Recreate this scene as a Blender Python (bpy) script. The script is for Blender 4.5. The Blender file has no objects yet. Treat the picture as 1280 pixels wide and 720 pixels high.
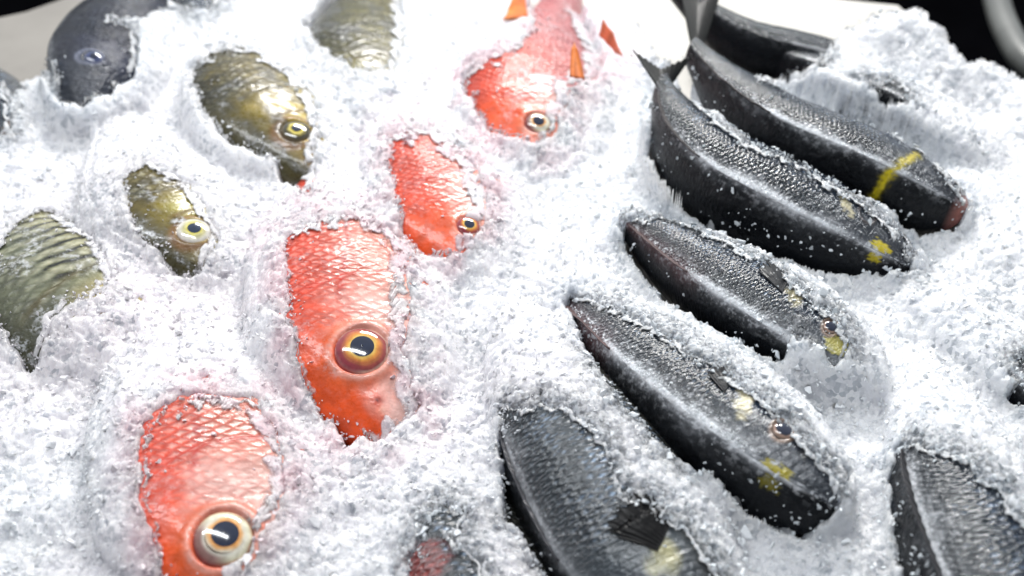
import bpy, bmesh, math, random
import numpy as np
from mathutils import Vector, Matrix
random.seed(7); RNG = np.random.default_rng(11)
PI = math.pi
S = bpy.context.scene
COL = S.collection

# ------------------------------------------------------------------ camera
W0, H0 = 1280.0, 720.0
PITCH = math.radians(40.0); HFOV = math.radians(46.0)
FPX = (W0/2)/math.tan(HFOV/2)
CAM = np.array([0.0, 0.0, 0.416])
FW = np.array([0.0, math.cos(PITCH), -math.sin(PITCH)])
RT = np.array([1.0, 0.0, 0.0])
UP = np.array([0.0, math.sin(PITCH), math.cos(PITCH)])
def at(px, py, z=0.0):
    px = np.asarray(px, float); py = np.asarray(py, float)
    d = FW + ((px-W0/2)/FPX)[..., None]*RT + ((H0/2-py)/FPX)[..., None]*UP
    t = (z-CAM[2])/d[..., 2]
    return CAM + d*t[..., None]
def proj(P):
    q = P-CAM
    zc = q@FW
    return W0/2+FPX*(q@RT)/zc, H0/2-FPX*(q@UP)/zc

cam = bpy.data.cameras.new('camera'); co = bpy.data.objects.new('camera', cam); COL.objects.link(co)
co.location = CAM; co.rotation_euler = (PI/2-PITCH, 0, 0)
cam.sensor_width = 36; cam.angle = HFOV; cam.clip_start = 0.01; cam.clip_end = 60
cam.dof.use_dof = True; cam.dof.focus_distance = 0.585; cam.dof.aperture_fstop = 6.3
S.camera = co

# ------------------------------------------------------------------ noise
def _hash(ix, iy, seed):
    h = (ix.astype(np.int64)*374761393 + iy.astype(np.int64)*668265263 + seed*1442695041) & 0xffffffff
    h = ((h ^ (h >> 13))*1274126177) & 0xffffffff
    return (h ^ (h >> 16)) & 0xffffffff
def perlin(x, y, seed=0):
    x0 = np.floor(x); y0 = np.floor(y); fx = x-x0; fy = y-y0
    u = fx*fx*fx*(fx*(fx*6-15)+10); v = fy*fy*fy*(fy*(fy*6-15)+10)
    def g(dx, dy):
        a = _hash(x0+dx, y0+dy, seed)/4294967296.0*2*PI
        return np.cos(a)*(fx-dx)+np.sin(a)*(fy-dy)
    a = g(0, 0); b = g(1, 0); c = g(0, 1); d = g(1, 1)
    return ((a*(1-u)+b*u)*(1-v)+(c*(1-u)+d*u)*v)*1.5
def fbm(x, y, oct=4, seed=0, gain=.5):
    s = 0; a = 1
    for k in range(oct):
        s = s+a*perlin(x*2**k, y*2**k, seed+k*17); a *= gain
    return s
def sst(a, b, x):
    t = np.clip((x-a)/(b-a), 0, 1); return t*t*(3-2*t)
def gauss(x, w): return np.exp(-(x/w)**2)

# ------------------------------------------------------------------ scene helpers
def tag(o, label=None, cat=None, group=None, kind=None):
    if label: o['label'] = label
    if cat: o['category'] = cat
    if group: o['group'] = group
    if kind: o['kind'] = kind
    return o
def empty(name, loc, label, cat, group=None):
    o = bpy.data.objects.new(name, None); COL.objects.link(o); o.location = loc
    o.empty_display_size = .02
    return tag(o, label, cat, group)
def mesh_obj(name, V, F, mat, parent=None, origin=None, smooth=True, attrs=None, uv=None):
    """V world coordinates (n,3); F (m,4) or (m,3)"""
    V = np.asarray(V, float)
    if parent is not None: origin = np.array(parent.location if parent.parent is None else parent['_o'])
    if origin is None: origin = np.zeros(3)
    F = np.asarray(F, np.int64); k = F.shape[1]
    me = bpy.data.meshes.new(name)
    me.vertices.add(len(V)); me.vertices.foreach_set('co', (V-origin).astype(np.float32).ravel())
    me.loops.add(F.size); me.loops.foreach_set('vertex_index', F.astype(np.int32).ravel())
    me.polygons.add(len(F)); me.polygons.foreach_set('loop_start', np.arange(0, F.size, k, dtype=np.int32))
    me.update(calc_edges=True)
    if smooth: me.polygons.foreach_set('use_smooth', np.ones(len(F), bool))
    for nm, arr in (attrs or {}).items():
        a = me.attributes.new(nm, 'FLOAT_COLOR', 'POINT')
        c = np.ones((len(V), 4), np.float32); c[:, :arr.shape[1]] = arr
        a.data.foreach_set('color', c.ravel())
    if uv is not None:
        l = me.uv_layers.new(name='UVMap'); l.data.foreach_set('uv', uv[F.ravel()].astype(np.float32).ravel())
    me.validate()
    if isinstance(mat, (list, tuple)):
        for m in mat: me.materials.append(m)
    else: me.materials.append(mat)
    o = bpy.data.objects.new(name, me); COL.objects.link(o)
    if parent is not None:
        o.parent = parent
    else: o.location = origin
    o['_o'] = [float(v) for v in origin]
    return o
def grid_faces(n, m, wrap=False):
    i = np.arange(n-1)[:, None]; j = np.arange(m if wrap else m-1)[None, :]
    j2 = (j+1) % m
    return np.stack([i*m+j+0*i, i*m+j2, (i+1)*m+j2, (i+1)*m+j], -1).reshape(-1, 4)

# ------------------------------------------------------------------ node helpers
class NT:
    def __init__(s, name):
        s.m = bpy.data.materials.new(name); s.m.use_nodes = True
        s.t = s.m.node_tree; s.t.nodes.clear()
        s.out = s.n('ShaderNodeOutputMaterial')
    def n(s, typ, **kw):
        nd = s.t.nodes.new(typ)
        for k, v in kw.items(): setattr(nd, k, v)
        return nd
    def l(s, a, b): s.t.links.new(a, b)
    def put(s, sock, v):
        if isinstance(v, bpy.types.NodeSocket): s.l(v, sock)
        elif v is not None:
            if sock.type == 'RGBA' and len(v) == 3: v = (*v, 1)
            sock.default_value = v
    def math(s, op, a, b=None, c=None, clamp=False):
        nd = s.n('ShaderNodeMath', operation=op, use_clamp=clamp)
        s.put(nd.inputs[0], a); s.put(nd.inputs[1], b); s.put(nd.inputs[2], c)
        return nd.outputs[0]
    def mix(s, f, a, b, blend='MIX'):
        nd = s.n('ShaderNodeMix', data_type='RGBA', blend_type=blend)
        s.put(nd.inputs[0], f); s.put(nd.inputs[6], a); s.put(nd.inputs[7], b)
        return nd.outputs[2]
    def ramp(s, f, a, b):
        nd = s.n('ShaderNodeMapRange', interpolation_type='SMOOTHSTEP')
        s.put(nd.inputs[0], f); nd.inputs[1].default_value = a; nd.inputs[2].default_value = b
        return nd.outputs[0]
    def noise(s, vec, scale, detail=3, rough=.55):
        nd = s.n('ShaderNodeTexNoise'); s.put(nd.inputs['Vector'], vec)
        nd.inputs['Scale'].default_value = scale; nd.inputs['Detail'].default_value = detail; nd.inputs['Roughness'].default_value = rough
        return nd.outputs['Fac']
    def attr(s, name):
        return s.n('ShaderNodeAttribute', attribute_name=name)
    def principled(s, **kw):
        b = s.n('ShaderNodeBsdfPrincipled')
        for k, v in kw.items(): s.put(b.inputs[k.replace('_', ' ')], v)
        return b

def skin_material(name, fu, fv, edge, light, coat=.3, fine_w=.12, fleck=.3, streak=0., bump=.5, spec_tint=None, rough=(.22, .5), line=.16, glint=0., dist=.0012):
    """wet fish skin: base colour attribute 'col', attribute 'fx' = (scale strength, whitening of scale centres, wet frost and painted ridge highlight)"""
    t = NT(name)
    uv = t.n('ShaderNodeUVMap').outputs[0]
    col = t.attr('col').outputs['Color']; fx = t.n('ShaderNodeSeparateColor'); t.l(t.attr('fx').outputs['Color'], fx.inputs[0])
    geo = t.n('ShaderNodeNewGeometry').outputs['Position']
    # warp so the rows are not ruler straight
    nz = t.n('ShaderNodeTexNoise'); t.l(uv, nz.inputs['Vector']); nz.inputs['Scale'].default_value = 9; nz.inputs['Detail'].default_value = 2
    sub = t.n('ShaderNodeVectorMath', operation='SUBTRACT'); t.l(nz.outputs['Color'], sub.inputs[0]); sub.inputs[1].default_value = (.5, .5, .5)
    sc = t.n('ShaderNodeVectorMath', operation='SCALE'); t.l(sub.outputs[0], sc.inputs[0]); sc.inputs['Scale'].default_value = .016
    ad = t.n('ShaderNodeVectorMath', operation='ADD'); t.l(uv, ad.inputs[0]); t.l(sc.outputs[0], ad.inputs[1])
    sp = t.n('ShaderNodeSeparateXYZ'); t.l(ad.outputs[0], sp.inputs[0])
    uu = t.math('MULTIPLY', sp.outputs[0], fu); vv = t.math('MULTIPLY', sp.outputs[1], fv)
    a = t.math('ADD', uu, vv); b = t.math('SUBTRACT', uu, vv)
    cb = t.n('ShaderNodeCombineXYZ'); t.l(a, cb.inputs[0]); t.l(b, cb.inputs[1])
    v1 = t.n('ShaderNodeTexVoronoi', voronoi_dimensions='2D', feature='F1'); t.l(cb.outputs[0], v1.inputs['Vector']); v1.inputs['Scale'].default_value = 1; v1.inputs['Randomness'].default_value = .45
    v2 = t.n('ShaderNodeTexVoronoi', voronoi_dimensions='2D', feature='DISTANCE_TO_EDGE'); t.l(cb.outputs[0], v2.inputs['Vector']); v2.inputs['Scale'].default_value = 1; v2.inputs['Randomness'].default_value = .45
    # tilt of every scale: (uu+vv) - cell centre  -> raised towards the tail edge
    dv = t.n('ShaderNodeVectorMath', operation='SUBTRACT'); t.l(cb.outputs[0], dv.inputs[0]); t.l(v1.outputs['Position'], dv.inputs[1])
    ds = t.n('ShaderNodeSeparateXYZ'); t.l(dv.outputs[0], ds.inputs[0])
    tilt = t.math('ADD', ds.outputs[0], ds.outputs[1])
    centre = t.ramp(v2.outputs['Distance'], line*.1, line*2.2)
    rnd = t.n('ShaderNodeSeparateColor'); t.l(v1.outputs['Color'], rnd.inputs[0])
    blot = t.noise(geo, 120, 4, .6)
    fine = t.noise(geo, 900, 3, .6)
    cw = t.math('MULTIPLY', centre, fx.outputs[1])
    cw = t.math('MULTIPLY', cw, t.math('MULTIPLY_ADD', rnd.outputs[0], .7, .5), clamp=True)
    cw = t.math('MULTIPLY', cw, t.ramp(blot, .28, .55))
    c1 = t.mix(t.math('MULTIPLY', t.math('SUBTRACT', 1., centre), fx.outputs[0], clamp=True), col, t.mix(.48, col, edge))
    c2 = t.mix(cw, c1, light)
    # blotchy skin and pale slime/frost, with the painted ridge highlight of dark fish
    c3 = t.mix(t.ramp(blot, .35, .7), t.mix(.30, c2, (0, 0, 0)), c2)
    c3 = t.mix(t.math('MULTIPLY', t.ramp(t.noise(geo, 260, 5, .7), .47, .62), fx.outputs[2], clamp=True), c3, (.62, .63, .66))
    # bump
    h = t.math('MULTIPLY', tilt, -.55)
    h = t.math('MULTIPLY_ADD', centre, .6, h)
    h = t.math('MULTIPLY', h, fx.outputs[0])
    mp = t.n('ShaderNodeMapping'); t.l(uv, mp.inputs[0]); mp.inputs['Scale'].default_value = (fu*2.0, fv*.45, 1)
    st = t.noise(mp.outputs[0], 1.0, 4, .65)
    h = t.math('MULTIPLY_ADD', st, streak, h)
    h = t.math('MULTIPLY_ADD', fine, fine_w, h)
    h = t.math('MULTIPLY_ADD', blot, .9, h)
    h = t.math('MULTIPLY_ADD', t.noise(geo, 340, 1, .5), fleck, h)
    bp = t.n('ShaderNodeBump'); bp.inputs['Strength'].default_value = bump; bp.inputs['Distance'].default_value = dist; t.l(h, bp.inputs['Height'])
    bp2 = t.n('ShaderNodeBump'); bp2.inputs['Strength'].default_value = bump*.5; bp2.inputs['Distance'].default_value = dist*.7; t.l(h, bp2.inputs['Height'])
    wet = t.attr('fx').outputs['Alpha']  # gloss factor; low on the shaded right flank of the dark fish
    r = t.n('ShaderNodeMapRange'); t.l(t.noise(geo, 330, 3, .6), r.inputs[0]); r.inputs[1].default_value = .35; r.inputs[2].default_value = .65; r.inputs[3].default_value = rough[0]; r.inputs[4].default_value = rough[1]
    p = t.principled(Base_Color=c3, Roughness=r.outputs[0], Normal=bp.outputs[0], IOR=1.42)
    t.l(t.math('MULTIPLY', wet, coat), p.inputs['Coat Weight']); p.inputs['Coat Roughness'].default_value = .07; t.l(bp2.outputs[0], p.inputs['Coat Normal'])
    if spec_tint: p.inputs['Specular Tint'].default_value = (*spec_tint, 1)
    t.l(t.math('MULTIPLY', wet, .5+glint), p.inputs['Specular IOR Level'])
    p.inputs['Subsurface Weight'].default_value = .06; p.inputs['Subsurface Radius'].default_value = (.004, .0015, .001); p.inputs['Subsurface Scale'].default_value = 1
    t.l(p.outputs[0], t.out.inputs[0])
    return t.m

M_snap = skin_material('red_scaled_skin', 54, 54, (.42, .022, .010), (.84, .62, .55), bump=.6, line=.20, dist=.0012, coat=.25)
M_til = skin_material('olive_scaled_skin', 36, 38, (.012, .014, .008), (.50, .50, .38), bump=.8, line=.20, streak=.3, dist=.0009, glint=.0, coat=.3)
M_dark = skin_material('black_scaled_skin', 66, 40, (.004, .005, .007), (.30, .41, .58), bump=1.0, line=.22, streak=1.2, spec_tint=(.85, .93, 1.0), rough=(.12, .26), glint=.2, dist=.0011, coat=.65, fine_w=.05, fleck=.9)

def plain_attr_material(name, rough=.3, coat=.5, trans=0.0, bumpscale=600, bump=.15):
    t = NT(name)
    c = t.attr('col').outputs['Color']; geo = t.n('ShaderNodeNewGeometry').outputs['Position']
    n = t.noise(geo, bumpscale, 3)
    c = t.mix(t.ramp(t.noise(geo, bumpscale*.4, 3), .3, .7), t.mix(.25, c, (0, 0, 0)), c)
    bp = t.n('ShaderNodeBump'); bp.inputs['Strength'].default_value = bump; bp.inputs['Distance'].default_value = .001; t.l(n, bp.inputs['Height'])
    p = t.principled(Base_Color=c, Roughness=rough, Normal=bp.outputs[0])
    p.inputs['Coat Weight'].default_value = coat; p.inputs['Coat Roughness'].default_value = .05
    p.inputs['Transmission Weight'].default_value = trans
    if name == 'wet_fin': p.inputs['Specular IOR Level'].default_value = .12
    t.l(p.outputs[0], t.out.inputs[0]); return t.m
M_fin = plain_attr_material('wet_fin', .5, .08, bumpscale=500, bump=.3)
M_eye = plain_attr_material('eye_tissue', .12, 1.0, bumpscale=900, bump=.03)

# ------------------------------------------------------------------ ice
def ice_material():
    t = NT('crushed_ice_bed')
    geo = t.n('ShaderNodeNewGeometry').outputs['Position']
    tint = t.attr('tint').outputs['Color']; ex = t.n('ShaderNodeSeparateColor'); t.l(t.attr('ext').outputs['Color'], ex.inputs[0])
    n1 = t.noise(geo, 420, 4, .65); n2 = t.noise(geo, 1300, 3, .6); n3 = t.noise(geo, 90, 3, .6)
    vo = t.n('ShaderNodeTexVoronoi', feature='F1'); t.l(geo, vo.inputs['Vector']); vo.inputs['Scale'].default_value = 520
    h = t.math('ADD', t.math('MULTIPLY', n1, 1.2), t.math('MULTIPLY', n2, .6)); h = t.math('ADD', h, t.math('MULTIPLY', vo.outputs['Distance'], .9))
    bp = t.n('ShaderNodeBump'); bp.inputs['Strength'].default_value = .5; bp.inputs['Distance'].default_value = .0010; t.l(h, bp.inputs['Height'])
    c = t.mix(t.ramp(n3, .3, .7), (.66, .665, .695), (.795, .80, .815))
    v3 = t.n('ShaderNodeTexVoronoi', feature='F1'); t.l(geo, v3.inputs['Vector']); v3.inputs['Scale'].default_value = 410
    vs = t.n('ShaderNodeSeparateColor'); t.l(v3.outputs['Color'], vs.inputs[0])
    c = t.mix(t.math('MULTIPLY', t.ramp(vs.outputs[0], .45, 1.), t.ramp(t.noise(geo, 55, 3, .6), .35, .62)), c, (.43, .455, .49))
    c = t.mix(1., c, tint, 'MULTIPLY')
    p = t.principled(Base_Color=c, Roughness=.13, Normal=bp.outputs[0], IOR=1.31)
    p.inputs['Subsurface Weight'].default_value = .9; p.inputs['Subsurface Radius'].default_value = (.014, .0145, .0155); p.inputs['Subsurface Scale'].default_value = 1
    g = t.n('ShaderNodeBsdfGlass'); g.inputs['IOR'].default_value = 1.25; g.inputs['Roughness'].default_value = .12; g.inputs['Color'].default_value = (.93, .96, .98, 1); t.l(bp.outputs[0], g.inputs['Normal'])
    f = t.math('MULTIPLY', ex.outputs[0], t.ramp(n1, .30, .60), clamp=True)
    mx = t.n('ShaderNodeMixShader'); t.l(f, mx.inputs[0]); t.l(p.outputs[0], mx.inputs[1]); t.l(g.outputs[0], mx.inputs[2])
    al = t.math('SUBTRACT', t.math('MULTIPLY', ex.outputs[1], 1.9), t.math('MULTIPLY', t.math('ADD', n1, t.math('MULTIPLY', n2, .5)), 1.0))
    al = t.math('MAXIMUM', t.ramp(al, -.25, .55), t.ramp(ex.outputs[1], .9, 1.))
    tp = t.n('ShaderNodeBsdfTransparent'); m3 = t.n('ShaderNodeMixShader'); t.l(al, m3.inputs[0]); t.l(tp.outputs[0], m3.inputs[1]); t.l(mx.outputs[0], m3.inputs[2])
    t.l(m3.outputs[0], t.out.inputs[0])
    return t.m
def grain_material():
    t = NT('ice_grain')
    tint = t.attr('tint').outputs['Color']
    ex = t.n('ShaderNodeSeparateColor'); t.l(t.attr('ext').outputs['Color'], ex.inputs[0])
    geo = t.n('ShaderNodeNewGeometry').outputs['Position']
    bp = t.n('ShaderNodeBump'); bp.inputs['Strength'].default_value = .4; bp.inputs['Distance'].default_value = .0008; t.l(t.noise(geo, 1500, 2), bp.inputs['Height'])
    cc = t.mix(1., (.76, .78, .80), tint, 'MULTIPLY')
    m2 = t.principled(Base_Color=cc, Roughness=.14, IOR=1.31, Normal=bp.outputs[0])
    g = t.n('ShaderNodeBsdfGlass'); g.inputs['IOR'].default_value = 1.31; g.inputs['Roughness'].default_value = .08; t.l(t.mix(1., (.98, .985, .99), tint, 'MULTIPLY'), g.inputs['Color']); t.l(bp.outputs[0], g.inputs['Normal'])
    mx = t.n('ShaderNodeMixShader'); t.l(t.ramp(ex.outputs[0], .62, .95), mx.inputs[0]); t.l(m2.outputs[0], mx.inputs[1]); t.l(g.outputs[0], mx.inputs[2])
    t.l(mx.outputs[0], t.out.inputs[0])
    return t.m

# ------------------------------------------------------------------ fish species
def curve(xs, ys):
    xs = np.array(xs, float); ys = np.array(ys, float)
    d = np.diff(ys)/np.diff(xs)
    m = np.zeros_like(ys); m[1:-1] = (d[1:]+d[:-1])/2; m[0] = d[0]*1.4; m[-1] = d[-1]
    for i in range(len(d)):                                   # monotone limiter
        if d[i]*m[i] < 0: m[i] = 0
        if d[i]*m[i+1] < 0: m[i+1] = 0
        lim = 3*abs(d[i])
        m[i] = np.clip(m[i], -max(lim, 1e-9), max(lim, 1e-9)) if i else m[i]
        m[i+1] = np.clip(m[i+1], -max(lim, 1e-9), max(lim, 1e-9))
    def f(x):
        x = np.clip(x, xs[0], xs[-1]); k = np.clip(np.searchsorted(xs, x)-1, 0, len(xs)-2)
        h = xs[k+1]-xs[k]; t = (x-xs[k])/h
        return ((2*t**3-3*t**2+1)*ys[k]+(t**3-2*t**2+t)*h*m[k]+(-2*t**3+3*t**2)*ys[k+1]+(t**3-t**2)*h*m[k+1])
    return f

SPEC = {}
SPEC['snapper'] = dict(
    hu=curve([0, .02, .05, .1, .18, .28, .4, .55, .7, .85, 1], [.004, .035, .075, .13, .188, .222, .222, .19, .135, .075, .05]),
    hl=curve([0, .02, .05, .1, .2, .35, .5, .65, .8, .9, 1], [.004, .03, .06, .095, .14, .17, .16, .125, .08, .058, .05]),
    w=curve([0, .02, .05, .1, .2, .35, .5, .7, .85, 1], [.004, .028, .048, .07, .098, .108, .098, .062, .036, .02]),
    e=.56, eye=(.168, .072, .0425), gill=(.345, .235))
SPEC['tilapia'] = dict(
    hu=curve([0, .02, .06, .12, .2, .32, .45, .6, .75, .9, 1], [.004, .035, .075, .125, .178, .225, .225, .18, .12, .07, .06]),
    hl=curve([0, .02, .06, .12, .25, .4, .55, .7, .85, 1], [.004, .035, .07, .105, .16, .18, .165, .12, .075, .06]),
    w=curve([0, .02, .06, .12, .25, .4, .55, .75, .9, 1], [.004, .035, .06, .08, .10, .108, .095, .055, .03, .02]),
    e=.58, eye=(.175, .06, .036), gill=(.36, .26))
SPEC['tang'] = dict(
    hu=curve([0, .02, .06, .12, .2, .35, .5, .7, .85, .94, 1], [.004, .035, .075, .115, .15, .18, .175, .135, .085, .056, .046]),
    hl=curve([0, .02, .06, .12, .2, .35, .5, .7, .85, .94, 1], [.004, .03, .065, .10, .14, .175, .17, .13, .08, .052, .044]),
    w=curve([0, .02, .06, .12, .25, .4, .55, .7, .85, .94, 1], [.004, .03, .05, .068, .092, .10, .094, .08, .058, .040, .03]),
    e=.71, eye=(.165, .078, .021), gill=(.30, .22))

class Fish:
    """maps (s along the body 0 snout..1 tail base, phi 0 dorsal, pi/2 left flank) to world points"""
    def __init__(f, kind, L, anchor, head, roll, z0=0.0, z1=0.0, bend=None, seed=0, wscale=1., hscale=1., rw=1., **over):
        f.kind = kind; f.sp = dict(SPEC[kind]); f.sp.update(over); f.L = L; f.seed = seed; f.ws = wscale; f.hs = hscale; f.rw = rw; f.bend = bend
        f.R = np.eye(3); f.T = np.zeros(3); f._nobend = True
        (s0, ph0), (ax, ay) = anchor
        A = at(ax, ay, z0); B = at(head[0], head[1], z1)
        # heading: from head[2:] (tail-side pixel at height) to pixel head -> direction only
        C = at(head[2], head[3], head[4] if len(head) > 4 else z1)
        X = B-C; X /= np.linalg.norm(X)
        hz = np.array([X[1], -X[0], 0.]); hz /= np.linalg.norm(hz)
        r = math.radians(roll)
        D = math.cos(r)*hz+math.sin(r)*np.array([0, 0, 1.]); D = D-X*(D@X); D /= np.linalg.norm(D)
        Y = np.cross(D, X)
        f.R = np.stack([X, Y, D], 1)
        p = f.local(np.array([s0]), np.array([ph0]))[0]*L
        f.T = A-f.R@p
        f._nobend = False
    def local(f, s, ph):
        sp = f.sp; c = np.cos(ph); sn = np.sin(ph)
        h = np.where(c >= 0, sp['hu'](s), sp['hl'](s))*f.hs
        e = np.where(c >= 0, sp['e'], .55)
        y = f.ws*np.where(sn < 0, f.rw, 1.)*sp['w'](s)*np.sign(sn)*np.power(np.clip(1-c*c, 0, 1), e)
        z = h*c
        # relief: gill edges, mouth, brow
        g1, g2 = sp['gill']
        sd = sp['w'](s)
        e1 = s-(g1-1.1*(z+.02)**2); e2 = s-(g2-1.6*(z+.03)**2)
        rel = .004*np.where(e1 < 0, np.exp(e1/.05), -np.exp(-e1/.03)*.8)*sst(-.97, -.8, c)*sst(.80, .45, c)
        rel = rel+.0022*np.where(e2 < 0, np.exp(e2/.03), -np.exp(-e2/.02)*.6)*sst(-.9, -.7, c)*sst(.6, .3, c)
        ml = np.abs(z+.012+.25*(s-.0))
        rel = rel-.011*gauss(ml, .0065)*sst(.115, .09, s)*sst(0.0, .01, s)
        ex, ez, er = sp['eye']
        de = np.sqrt((s-ex)**2+(z-ez)**2)/er
        rel = rel+.006*gauss(de-1.12, .28)*(er/.04)-.012*sst(1.05, .8, de)*(er/.04)
        rel = rel*np.abs(sn)
        nz = .0016*fbm(s*14, ph*2.2+f.seed*7.7, 3, f.seed+5)
        y = y+np.sign(sn)*(rel+nz*np.abs(sn)); z = z*(1+nz*2)
        return np.stack([-s+0*ph, y, z], -1)
    def pt(f, s, ph, off=0.):
        s, ph = np.broadcast_arrays(np.asarray(s, float), np.asarray(ph, float))
        P = f.local(s, ph)*f.L
        Wd = P@f.R.T+f.T
        if f.bend is not None:
            for (s0, dx, dy, dz) in f.bend:
                k = (np.clip((s-s0)/(1-s0), 0, 2)**2)[..., None]
                Wd = Wd+k*np.array([dx, dy, dz])
        if np.any(off != 0.): Wd = Wd+f.normal(s, ph)*np.asarray(off)[..., None]
        return Wd
    def normal(f, s, ph):
        d = 2e-3
        a = f.pt(s+d, ph)-f.pt(s-d, ph); b = f.pt(s, ph+d*3)-f.pt(s, ph-d*3)
        n = np.cross(b, a); n /= np.linalg.norm(n, axis=-1, keepdims=True)+1e-12
        return n
    def phi_at(f, s, z):
        h = f.sp['hu'](np.array(s)) if z >= 0 else f.sp['hl'](np.array(s))
        return math.acos(max(-1, min(1, z/(float(h)*f.hs))))
    def find(f, px, py):
        Sg, Pg = np.meshgrid(np.linspace(.01, .95, 300), np.linspace(-1.2, 1.9, 220), indexing='ij')
        Q = f.pt(Sg, Pg); x, y = proj(Q); face = np.einsum('ijk,ijk->ij', f.normal(Sg, Pg), Q-CAM)
        sgn = 1 if np.median(face[:, 100:160]) < 0 else -1
        d = np.hypot(x-px, y-py)+np.where(face*sgn < 0, 0, 400)
        i = np.unravel_index(d.argmin(), d.shape); s = Sg[i]; ph = Pg[i]
        return float(s), float(f.sp['hu' if math.cos(ph) > 0 else 'hl'](np.array([s]))[0]*math.cos(ph)), float(ph)
    def eye_phi(f): return f.phi_at(f.sp['eye'][0], f.sp['eye'][1])
    def uv(f, s, ph): return np.stack([s+0*ph, ph/(2*PI)*.78+0*s], -1)

def L3(a, b, k): return a*(1-k[..., None])+np.array(b)*k[..., None]

def col_snapper(f, s, ph, o):
    c = np.cos(ph); z = np.where(c > 0, f.sp['hu'](s), f.sp['hl'](s))*c
    n = fbm(s*9, ph*2.5+f.seed, 4, f.seed); n2 = fbm(s*40, ph*9+f.seed, 3, f.seed+3)
    col = np.zeros(s.shape+(3,))+np.array(o.get('base', (.76, .070, .024)))
    head = sst(.27, .16, s+n*.03)
    col = L3(col, (.86, .095, .012), head*.9)
    flank = sst(.70, .05, c+n*.12)
    col = L3(col, o.get('belly', (.84, .42, .30)), flank*sst(.12, .3, s+.1*n)*.55)
    cheek = sst(.58, .22, c+n*.18)*sst(.36, .26, s)*sst(-.02, .06, s)
    col = L3(col, (.86, .54, .48), cheek*.9)
    col = L3(col, (.40, .035, .02), sst(.86, .99, c)*.55*sst(.1, .25, s))
    ex, ez, er = f.sp['eye']; de = np.sqrt((s-ex)**2+(z-ez)**2)/er
    col = L3(col, (.72, .12, .03), gauss(de-1.25, .3)*.7)
    col = L3(col, (.80, .50, .42), gauss(de-1.15, .10)*.5)
    col = L3(col, (.55, .02, .012), gauss(np.abs(z-.098+.16*(s-.3)), .005)*sst(.27, .3, s)*.9)   # lateral line
    col = L3(col, (.60, .03, .012), gauss(s-(.345-1.1*(z+.02)**2), .010)*sst(.85, .6, c)*.7)
    col = L3(col, (.62, .04, .02), gauss(np.sqrt((s-.085)**2+(z-.048)**2), .007)*.8)              # nostril
    col = L3(col, (.80, .45, .35), gauss(np.sqrt((s-.07)**2+(z-.040)**2), .006)*.6)
    ml = z+.012+.25*s
    col = L3(col, (.86, .58, .50), gauss(np.abs(ml)-.012, .009)*sst(.125, .10, s)*.8)
    col = L3(col, (.22, .02, .015), gauss(ml, .0045)*sst(.115, .09, s)*.9)
    col = L3(col, (.10, .008, .006), gauss(np.sqrt((s-.085)**2+(z-.048)**2), .004))
    dk = np.array(o.get('dusk', (0, 0, 0)))
    if dk.any(): col = L3(col, dk, sst(.42, .6, s)*.75)
    sc = sst(.20, .27, s+n2*.03)*(1-.55*gauss(s-.27, .03))
    wh = sc*(.20+.80*sst(.72, .22, c))*o.get('white', 1.)*1.15*(.75+.5*n)
    fr = o.get('frost', .35)*sst(.0, .6, n+.2*n2)*sst(.98, .7, c)
    return col, np.stack([sc, np.clip(wh, 0, 1), fr], -1)

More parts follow.
